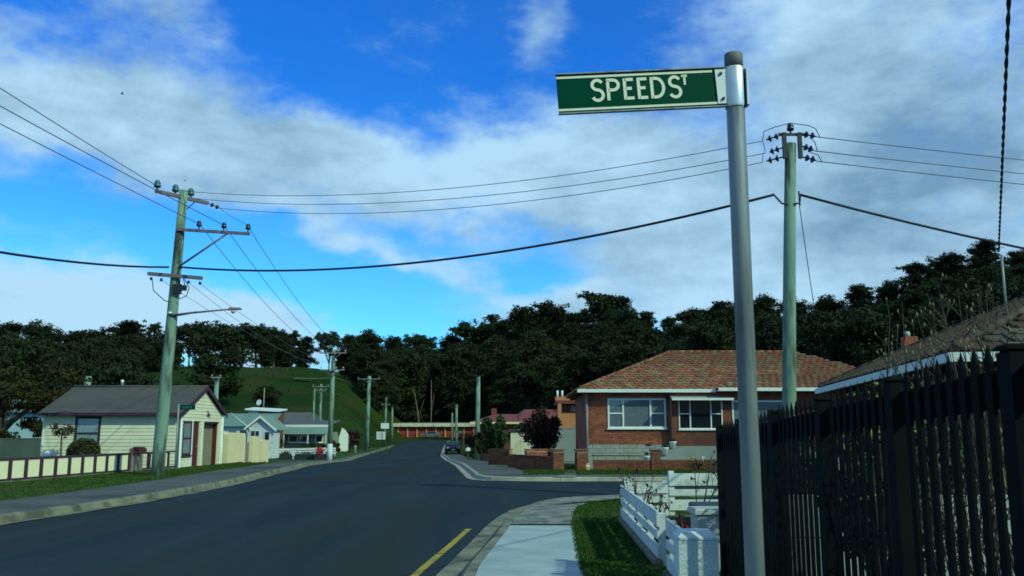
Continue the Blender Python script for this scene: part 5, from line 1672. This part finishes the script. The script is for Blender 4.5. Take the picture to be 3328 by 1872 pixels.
MB().tube([(-.2, 0, 8.32), (-.16, 0, 8.55), (.1, 0, 8.66), (.45, -.05, 8.74), (.9, 0, 8.70), (1.06, 0, 8.62), (1.16, 0, 8.40)], .010, 5).build('jumper_cable', 'cable_black', p2)
MB().tube([(-.2, 0, 8.30), (-.17, 0, 8.2), (-.15, 0, 8.02)], .008, 5).build('jumper_cable', 'cable_black', p2)
MB().tube([(-.2, 0, 8.02), (-.22, 0, 7.9), (-.22, 0, 7.80)], .008, 5).build('jumper_cable', 'cable_black', p2)
MB().tube([(.97, 0, 8.36), (1.03, 0, 8.28), (1.07, 0, 8.07)], .010, 5).build('jumper_cable', 'cable_black', p2)
MB().tube([(.9, 0, 8.04), (1.08, 0, 7.98), (1.16, 0, 7.82)], .010, 5).build('jumper_cable', 'cable_black', p2)
MB().tube([(.02, 0, 7.0), (.16, -.05, 6.8), (.3, -.1, 6.75)], .022, 6).build('jumper_cable', 'cable_black', p2)
MB().tube([(.62, 0, 7.02), (.56, -.1, 6.8), (.42, -.14, 6.76)], .022, 6).build('jumper_cable', 'cable_black', p2)
MB().tube([(.585, -.03, 6.75), (.575, -.03, 7.1)], .02, 6).build('hook_bracket', 'dark_steel', p2)

def plain_pole(label, x, y, h, r, arms=(), m='weathered_wood', lean=0.0, white=False):
    t = thing('power_pole', label, 'power pole', (x, y, ground_z(x, y)))
    z0 = 1.35 if white else -.1
    MB().tube([(lean * max(z0, 0) / h, 0, z0), (lean * .5, 0, h * .5), (lean, 0, h)], [r, r * .88, r * .75], 12).build('shaft', m, t)
    if white:
        MB().tube([(0, 0, -.1), (lean * .16, 0, 1.349)], [r * 1.03, r * 1.02], 12).build('painted_base', 'white_base', t)
    for (z, w, n) in arms:
        a_ = MB().box(lean * z / h - w / 2, lean * z / h + w / 2, -r - .09, -r - .01, z - .045, z + .045).build('crossarm', 'grey_timber', t)
        for k in range(n):
            xx = lean * z / h - w / 2 + .1 + (w - .2) * k / (n - 1)
            pin_insulator(a_, (xx, -r - .05, z + .11), 'lamp_glass', .7)
        for s_ in (-1, 1):
            MB().tube([(lean * z / h + s_ * w * .3, -r - .05, z - .06), (lean * z / h, -r, z - .5)], .018, 5).build('arm_brace', 'grey_timber', t)
    return t
plain_pole('power pole with white painted base and two crossarms left of the road', -13.85, 68.5, 8.5, .20, [(8.25, 2.1, 3), (6.95, 1.9, 4)], lean=.06, white=True)
plain_pole('pale green power pole with one crossarm beyond the white based pole', -19.35, 119.8, 10.1, .30, [(9.7, 3.0, 3)], lean=.15)
plain_pole('distant power pole beside the white signs at the bend', -23.8, 167.8, 8.7, .24, [(7.3, 1.6, 2)], lean=.2)
plain_pole('short distant pole just left of the long red building', -24.4, 182.5, 7.0, .24, [])
plain_pole('pole without crossarms standing on the right footpath corner', -2.93, 76.1, 7.1, .22, [], lean=.05)
plain_pole('thicker of two distant poles in front of the long red building', -9.3, 150, 7.1, .26, [])
plain_pole('thinner of two distant poles in front of the long red building', -11.0, 165, 5.8, .18, [])
plain_pole('distant pole with splayed crossarms on the paddock edge', -25.7, 120, 8.8, .20, [(8.5, 2.2, 3), (8.0, 1.6, 2)])
plain_pole('distant bare pole left of the splayed crossarm pole', -27.7, 125, 8.0, .18, [])
plain_pole('pale pole standing behind the garage gable', -24.9, 75, 7.0, .24, [(6.9, .9, 2)], lean=.05)
plain_pole('pale pole behind the left end of the grey roof', -28.85, 60, 5.75, .26, [], lean=.3)
ta = thing('antenna_mast', 'thin mast with a round dish above the dark grey roof', 'antenna', (-29.2, 105, gz(105)))
MB().tube([(0, 0, 0), (.05, 0, 7.75)], .07, 6).build('mast', 'grey_timber', ta)
dish = MB().lathe([(.02, 0), (.2, .05), (.36, .15), (.34, .16), (.02, .02)], 14).build('dish', 'white_pot', ta)
dish.location = (-.42, -.1, 6.0)
dish.rotation_euler = (R(80), 0, R(-20))

# ------------------------------------------------------------------ wires
def wire(label, A, B_, sag, r, m='wire_grey', n=28, twist=0):
    A, B_ = Vector(A), Vector(B_)
    t = thing('power_line', label, 'power line', tuple(A))
    pts = []
    for k in range(n + 1):
        f = k / n
        p = (B_ - A) * f
        p.z -= 4 * sag * f * (1 - f)
        pts.append(p)
    if not twist:
        MB().tube(pts, r, 5).build('conductor', m, t)
    else:
        for ph in (0, math.pi):
            q = []
            N = n * 8
            for k in range(N + 1):
                f = k / N
                p = (B_ - A) * f
                p.z -= 4 * sag * f * (1 - f)
                a_ = f * twist + ph
                q.append(p + Vector((math.cos(a_) * r * .95, 0, math.sin(a_) * r * .95)))
            MB().tube(q, r, 5).build('strand', m, t)
    return t
P = lambda x, y, z: (p1o.x + x, p1o.y + y, z)
p2o = Vector((6.08, 20, 0))
Q = lambda x, y, z: (p2o.x + x, p2o.y + y, z)
wire('top wire of three from the left pole to the pole right of the sign', P(.25, -.1, 9.98), Q(-.2, 0, 8.32), .62, .010)
wire('middle wire of three from the left pole to the pole right of the sign', P(.62, .35, 9.82), Q(-.16, 0, 8.02), .62, .010)
wire('bottom wire of three from the left pole to the pole right of the sign', P(1.45, .6, 9.52), Q(-.22, 0, 7.80), .60, .010)
wire('thick dark blue bundled cable sagging between the two main poles', P(.42, -.2, 7.22), Q(.02, 0, 7.02), .72, .034, 'cable_black')
wire('thick bundled cable leaving the frame at left from the left pole', P(.02, -.2, 7.22), (-13.6, -10, 7.0), 1.85, .034, 'cable_black')
wire('uppermost wire from the left pole to the left edge of the picture', P(-.31, -.85, 9.95), (-13.2, -10, 10.6), .35, .013)
wire('second wire down from the left pole to the left edge of the picture', P(1.86, -.17, 8.72), (-15.6, -10, 10.6), .45, .013)
wire('lowest thin wire from the left pole to the left edge of the picture', P(.99, -.17, 8.76), (-17.2, -10, 10.6), .30, .013)
wire('inner wire from the outrigger arm to the white based pole', P(.99, -.17, 8.78), (-14.8, 68.4, 7.72), .55, .012)
wire('centre wire from the outrigger arm to the white based pole', P(1.86, -.17, 8.72), (-13.8, 68.4, 7.72), .55, .012)
wire('outer wire from the outrigger arm to the white based pole', P(2.71, -.17, 8.66), (-12.9, 68.4, 7.72), .55, .012)
wire('left low wire from the left pole lower crossarm to the white based pole', P(.75, -.2, 6.68), (-14.6, 68.4, 6.42), .45, .008)
wire('middle low wire from the left pole lower crossarm to the white based pole', P(-.2, -.2, 6.76), (-13.9, 68.4, 6.42), .45, .008)
wire('right low wire from the left pole lower crossarm to the white based pole', P(1.15, -.2, 6.64), (-13.1, 68.4, 6.42), .45, .008)
wire('short slack wire from the top crossarm down to the outrigger arm tip', P(1.45, .6, 9.5), P(2.71, -.17, 8.72), .04, .008)
wire('top wire of three from the right pole to the right edge', Q(1.06, 0, 8.42), (46, 29, 8.5), .35, .011)
wire('middle wire of three from the right pole to the right edge', Q(.98, 0, 8.08), (46, 29, 8.2), .38, .011)
wire('bottom wire of three from the right pole to the right edge', Q(1.03, 0, 7.83), (46, 29, 7.8), .40, .011)
wire('thick bundled cable from the right pole descending to the right edge', Q(.60, 0, 7.02), (46, 29, 7.0), 1.95, .032, 'cable_black')
wire('thin service wire from the right pole down to the tiled house', Q(.58, 0, 6.8), (8.6, 24.6, 3.6), .12, .010, 'cable_black')
wire('twisted black service cable hanging at the right edge of the picture', (8.11, 14.5, 4.55), (-10.24, -20, 5.03), .02, .0095, 'cable_black', 60, twist=420)

# ------------------------------------------------------------------ trees
def limb(mb_, a, b_, r0, r1, n=6, bend=.12):
    a, b_ = Vector(a), Vector(b_)
    L = (b_ - a).length
    m_ = a.lerp(b_, .5) + Vector((rng.uniform(-1, 1), rng.uniform(-1, 1), rng.uniform(0, 1))) * L * bend
    mb_.tube([a, m_, b_], [r0, (r0 + r1) / 2, r1], n)

def tuft_points(c, r, n):
    c, r = np.asarray(c), np.asarray(r)
    k = 9
    sub = nrg.normal(0, .55, (k, 3))
    idx = nrg.integers(0, k, n)
    return c + (sub[idx] + nrg.normal(0, .26, (n, 3))) * r

def gum_proto(seed, kind):
    """unit-ish eucalypt 16 m tall; returns (trunk mesh, crown mesh)"""
    global rng, nrg
    rng = random.Random(seed)
    nrg = np.random.default_rng(seed)
    Ht = 16.0
    tr = MB()
    cl_ = []
    if kind == 'open':
        fork = Ht * rng.uniform(.22, .34)
        lean = rng.uniform(-.8, .8)
        tr.tube([(0, 0, -1.5), (lean * .3, 0, fork * .5), (lean, 0, fork)], [.42, .34, .27], 8)
        nl = rng.randint(7, 9)
        for k in range(nl):
            a = k * 6.283 / nl * 2 + rng.uniform(-.4, .4)
            ro = rng.uniform(.8, 4.0)
            zz = (.95 - .42 * (k / nl) * rng.uniform(.6, 1.1)) * Ht
            e = (lean + ro * math.cos(a), ro * math.sin(a), zz)
            limb(tr, (lean, 0, fork), e, .2, .06)
            for q in range(4):
                c = (e[0] + rng.uniform(-1.7, 1.7), e[1] + rng.uniform(-1.7, 1.7), e[2] + rng.uniform(-1.9, .6))
                limb(tr, Vector(e).lerp(Vector((lean, 0, fork)), .25), c, .06, .02, 4)
                cl_.append((c, (rng.uniform(1.0, 2.0), rng.uniform(1.0, 2.0), rng.uniform(.6, 1.2))))
    elif kind == 'dense':
        tr.tube([(0, 0, -1.5), (.1, 0, Ht * .5), (0, 0, Ht * .85)], [.4, .28, .08], 7)
        for k in range(44):
            f = rng.uniform(.16, .97)
            w = 3.5 * math.sqrt(max(.02, 1 - (abs(f - .42) / .6) ** 3.2))
            a = rng.uniform(0, 6.283)
            ro = w * math.sqrt(rng.random())
            c = (ro * math.cos(a), ro * math.sin(a), f * Ht)
            cl_.append((c, (rng.uniform(1.2, 2.3), rng.uniform(1.2, 2.3), rng.uniform(.9, 1.6))))
            if k % 3 == 0:
                limb(tr, (.05, 0, f * Ht * .8), c, .10, .03, 4)
    else:   # tall: long bare trunk, crown on top
        tr.tube([(0, 0, -1.5), (.2, 0, Ht * .4), (-.1, 0, Ht * .72)], [.30, .24, .14], 7)
        for k in range(13):
            f = rng.uniform(.60, .97)
            a = rng.uniform(0, 6.283)
            ro = rng.uniform(.2, 2.4) * (1.15 - abs(f - .75))
            c = (ro * math.cos(a), ro * math.sin(a), f * Ht)
            limb(tr, (0, 0, f * Ht * .82), c, .08, .025, 4)
            cl_.append((c, (rng.uniform(.8, 1.5), rng.uniform(.8, 1.5), rng.uniform(.6, 1.1))))
    P_ = np.concatenate([tuft_points(c, r, int(150 * r[0] * r[1] + 60)) for c, r in cl_])
    Vv, Ff = leaf_quads(P_, .27, 2.1)
    tm = tr.mesh('trunk')
    tm.materials.append(MAT['bark'])
    cm = np_mesh('crown', Vv, Ff)
    cm.materials.append(MAT['gum_leaf'])
    return tm, cm
PROTO = {k: [gum_proto(100 + i * 7 + j, k) for j in range(n)] for i, (k, n) in enumerate((('open', 5), ('dense', 4), ('tall', 3)))}
rng = random.Random(21)
nrg = np.random.default_rng(21)

def tree(label, x, y, h, kind, group=None, width=1.0, name='gum_tree'):
    t = thing(name, label, 'tree', (x, y, ground_z(x, y) - .2), rng.uniform(0, 6.28), group)
    tm, cm = rng.choice(PROTO[kind])
    s_ = h / 16.0
    t.scale = (s_ * width, s_ * width, s_)
    inst('trunk', tm, t, (0, 0, 0))
    inst('crown', cm, t, (0, 0, 0))
    return t
SKY = [(-.62, .115), (-.512, .109), (-.467, .109), (-.432, .114), (-.40, .109), (-.381, .10), (-.364, .112), (-.346, .110), (-.327, .09), (-.317, .076), (-.31, .105), (-.288, .113), (-.265, .111), (-.238, .100), (-.219, .093), (-.206, .102), (-.188, .098), (-.161, .100), (-.134, .095), (-.103, .100), (-.084, .093), (-.04, .112), (.005, .120), (.042, .130), (.069, .128), (.11, .142), (.141, .13), (.177, .118), (.204, .128), (.232, .133), (.277, .138), (.322, .135), (.368, .14), (.40, .15), (.45, .158), (.461, .178), (.508, .19), (.545, .20), (.60, .195), (.9, .2)]
# crowns that stand out on the skyline: (x / y, tan of top, kind, width)
TOPS = [(-.57, .116, 'dense', 1.2), (-.535, .114, 'dense', 1.1), (-.50, .112, 'open', 1.1), (-.467, .112, 'open', 1.0), (-.432, .118, 'dense', 1.45), (-.405, .120, 'tall', 1.0), (-.388, .113, 'open', 1.0), (-.364, .119, 'open', 1.0), (-.345, .116, 'open', .9),
        (-.305, .114, 'open', 1.0), (-.288, .120, 'open', 1.25), (-.268, .117, 'open', 1.1), (-.25, .112, 'open', .8), (-.232, .103, 'dense', 1.1), (-.206, .109, 'open', 1.0), (-.185, .102, 'dense', 1.0), (-.163, .106, 'dense', 1.2), (-.135, .100, 'dense', 1.0), (-.103, .109, 'open', .9), (-.07, .101, 'dense', 1.0),
        (-.038, .121, 'open', 1.1), (-.015, .122, 'open', .9), (.008, .128, 'dense', .9), (.042, .140, 'open', .9), (.072, .138, 'open', 1.1), (.110, .153, 'open', 1.1), (.14, .138, 'open', 1.0), (.155, .135, 'tall', 1.0), (.178, .123, 'dense', .8), (.204, .135, 'dense', 1.25), (.232, .141, 'open', 1.1), (.255, .143, 'open', 1.0), (.285, .146, 'dense', 1.0), (.322, .142, 'dense', 1.1), (.36, .147, 'dense', 1.2), (.398, .160, 'dense', 1.1), (.43, .163, 'dense', 1.1), (.463, .188, 'dense', 1.3), (.50, .197, 'dense', 1.3), (.545, .212, 'dense', 1.0), (.585, .20, 'dense', 1.2)]
ORD = ['first', 'second', 'third', 'fourth', 'fifth', 'sixth', 'seventh', 'eighth', 'ninth', 'tenth', 'eleventh', 'twelfth', 'thirteenth', 'fourteenth', 'fifteenth', 'sixteenth', 'seventeenth', 'eighteenth', 'nineteenth', 'twentieth']
shape = {'dense': 'dense dark', 'open': 'open crowned', 'tall': 'thin tall'}
for i, (r_, tn, kd, wd) in enumerate(TOPS):
    y = lerp_tab(HE, r_) + rng.uniform(-6, 6)
    if -.32 < r_ < -.16: y = lerp_tab(HE, r_) + 4
    x = r_ * y
    h = 1.6 + tn * y - ground_z(x, y) + .2
    if i < 20: lab = '%s gum tree on the hilltop skyline, %s crown from the left edge' % (shape[kd], ORD[i])
    else: lab = '%s gum tree on the skyline, %s crown from the right edge' % (shape[kd], ORD[len(TOPS) - 1 - i] if len(TOPS) - 1 - i < 20 else 'twenty first')
    tree(lab, x, y, max(6, h * rng.uniform(1.0, 1.07)), kd, 'gum trees along the skyline', wd)
tree('broad dark tree standing alone on the green paddock behind the garage', -.335 * 160, 160, 15, 'dense', None, 1.15)
tree('small dark bush like tree on the paddock behind the thin mast', -.272 * 150, 150, 6, 'dense', None, 1.2)
# forest behind: left hill, and from the end of the road to the right
def forest(label, group, n, r0, r1, yr, kinds, hmin, hmax):
    for _ in range(n):
        for _try in range(30):
            r_ = rng.uniform(r0, r1)
            lo, hi = yr(r_)
            y = lo + (hi - lo) * rng.random()
            x = r_ * y
            g_ = ground_z(x, y)
            top = 1.6 + lerp_tab(SKY, r_) * y * rng.uniform(.78, .95) - g_
            h = min(rng.uniform(hmin, hmax), top)
            if h > 6: break
        tree(label, x, y, h, rng.choice(kinds), group, rng.uniform(.9, 1.2))
forest('dark gum tree in the forest on the left hill behind the cream house', 'gum trees of the left forest', 66, -.62, -.375, lambda r: (105 if r < -.415 else 205, 236), ['dense', 'dense', 'open'], 10, 17)
forest('dark gum tree among the row at the top of the green paddock', 'gum trees at the top of the paddock', 14, -.30, -.17, lambda r: (241, 262), ['dense', 'open'], 9, 13)
forest('dark gum tree in the clump where the paddock meets the forest', 'gum trees beside the paddock', 16, -.175, -.125, lambda r: (222, 262), ['dense', 'open'], 12, 18)
forest('dark gum tree on the right flank of the paddock above the road bend', 'gum trees on the paddock flank', 6, -.168, -.140, lambda r: (192, 225), ['dense', 'open'], 9, 14)
forest('tall dark gum tree in the forest behind the long red building', 'gum trees behind the red building', 38, -.155, .0, lambda r: (225 + max(0, (r + .02)) * 0, 300), ['dense', 'dense', 'tall'], 13, 22)
forest('dark gum tree in the forest on the hill behind the brick house', 'gum trees of the right forest', 112, -.01, .60, lambda r: (lerp_tab([(-.01, 215), (.04, 150), (.12, 120), (.4, 95), (.6, 85)], r), lerp_tab(HE, r) - 4), ['dense', 'dense', 'dense', 'open'], 10, 18)
forest('rounded dark gum tree just below the skyline on the right hill', 'gum trees below the right skyline', 34, .02, .60, lambda r: (lerp_tab(HE, r) - 14, lerp_tab(HE, r)), ['dense', 'dense', 'open'], 14, 22)
# understorey that closes the forest below the crowns
C = []
for _ in range(7600):
    side = rng.random()
    if side < .25:
        r_ = rng.uniform(-.64, -.375); y = rng.uniform(110 if r_ < -.42 else 215, 240)
    elif side < .45:
        r_ = rng.uniform(-.15, .02); y = rng.uniform(230, 305)
    else:
        r_ = rng.uniform(.0, .66); y = rng.uniform(lerp_tab([(-.01, 220), (.04, 155), (.12, 125), (.4, 100), (.6, 90)], r_), lerp_tab(HE, r_) + 2)
    x = r_ * y
    g_ = ground_z(x, y)
    zz = rng.uniform(.3, 7.5)
    zz = min(zz, 1.6 + lerp_tab(SKY, r_) * y * .90 - g_)
    C.append(shell_points((x, y, g_ + zz), (1.9, 1.9, 1.3), 13, .2))
C = np.concatenate(C)
Vv, Ff = leaf_quads(C, .62, 1.9)
tag(mesh_obj('forest_understorey', np_mesh('forest_understorey', Vv, Ff), 'forest_leaf'), 'dense dark scrub filling the forest below the gum crowns', 'scrub', kind='stuff')
for (x, y, h, lab) in ((-21.3, 208, 11, 'pale leaning bare trunk at the forest edge left of the red building'), (-19.4, 214, 13, 'pale straight bare trunk at the forest edge behind the red building')):
    t = thing('tree_trunk', lab, 'tree trunk', (x, y, ground_z(x, y)))
    MB().tube([(0, 0, -.5), (-.6 if 'leaning' in lab else .1, 0, h * .5), (-1.6 if 'leaning' in lab else 0, 0, h)], [.22, .18, .08], 7).build('trunk', 'bark', t)
    MB().tube([(-.4 if 'leaning' in lab else .05, 0, h * .4), (.8, 0, h * .75)], [.1, .04], 5).build('branch', 'bark', t)

# spreading tree at the far left with the pale house showing below it
lt = thing('spreading_tree', 'broad olive brown conifer at the far left above the dark fence', 'tree', (-28.2, 49.5, -.25))
tr = MB()
tr.tube([(0, 0, -.2), (.1, 0, 1.4), (.0, 0, 3.2)], [.22, .18, .12], 8)
cl_ = []
r5 = random.Random(12)
for k in range(22):
    a = r5.uniform(0, 6.28)
    ro = r5.uniform(.4, 3.4)
    z = r5.uniform(3.1, 5.5) - ro * .12
    c = (ro * math.cos(a), ro * math.sin(a), z)
    if k < 14: limb(tr, (.05, 0, 1.2 + .1 * k), c, .07, .02, 5)
    cl_.append((c, (1.1, 1.1, .5)))
for k in range(6):
    a = r5.uniform(0, 6.28)
    cl_.append(((2.3 * math.cos(a), 1.2 * math.sin(a), r5.uniform(1.5, 2.6)), (.7, .6, .4)))
tr.build('trunk', 'twig', lt)
P_ = np.concatenate([shell_points(c, r, 260, .2) for c, r in cl_])
Vv, Ff = leaf_quads(P_, .13, 1.8)
mesh_obj('crown', np_mesh('crown', Vv, Ff), 'brown_leaf', lt)
shrub_thing('shrub', 'olive brown shrub above the dark sheet fence at far left', 'shrub', (-27.5, 46.0, -.1), (2.6, .8, .9), 3000, .10, 'brown_leaf', .6, clumps=12)
shrub_thing('shrub', 'grey olive bush between the far left conifer and the grey roof', 'shrub', (-27.0, 56, -.4), (1.7, 1.4, 2.4), 3400, .14, 'shrub_leaf', .5, clumps=14)

# ------------------------------------------------------------------ birds
for (x, y, z, s_, lab) in ((-18.46, 40, 17.34, .17, 'small black bird flying in front of the cloud at upper left'), (-22.86, 60, 18.86, .14, 'tiny black bird just above the left power pole')):
    t = thing('bird', lab, 'bird', (x, y, z), .6)
    b = MB().tube([(-.5 * s_, 0, 0), (-.2 * s_, 0, .02), (.2 * s_, 0, .04 * s_), (.45 * s_, 0, .08 * s_), (.56 * s_, 0, .06 * s_)], [.02 * s_, .10 * s_, .13 * s_, .08 * s_, .01 * s_], 8)
    b.build('body', 'bird_black', t)
    for sg_ in (-1, 1):
        MB().add([(.15 * s_, 0, .1 * s_), (-.2 * s_, 0, .08 * s_), (-.25 * s_, sg_ * .5 * s_, .38 * s_), (-.05 * s_, sg_ * .8 * s_, .55 * s_), (.12 * s_, sg_ * .45 * s_, .4 * s_)], [(0, 1, 2, 4), (4, 2, 3)]).build('wing', 'bird_black', t)
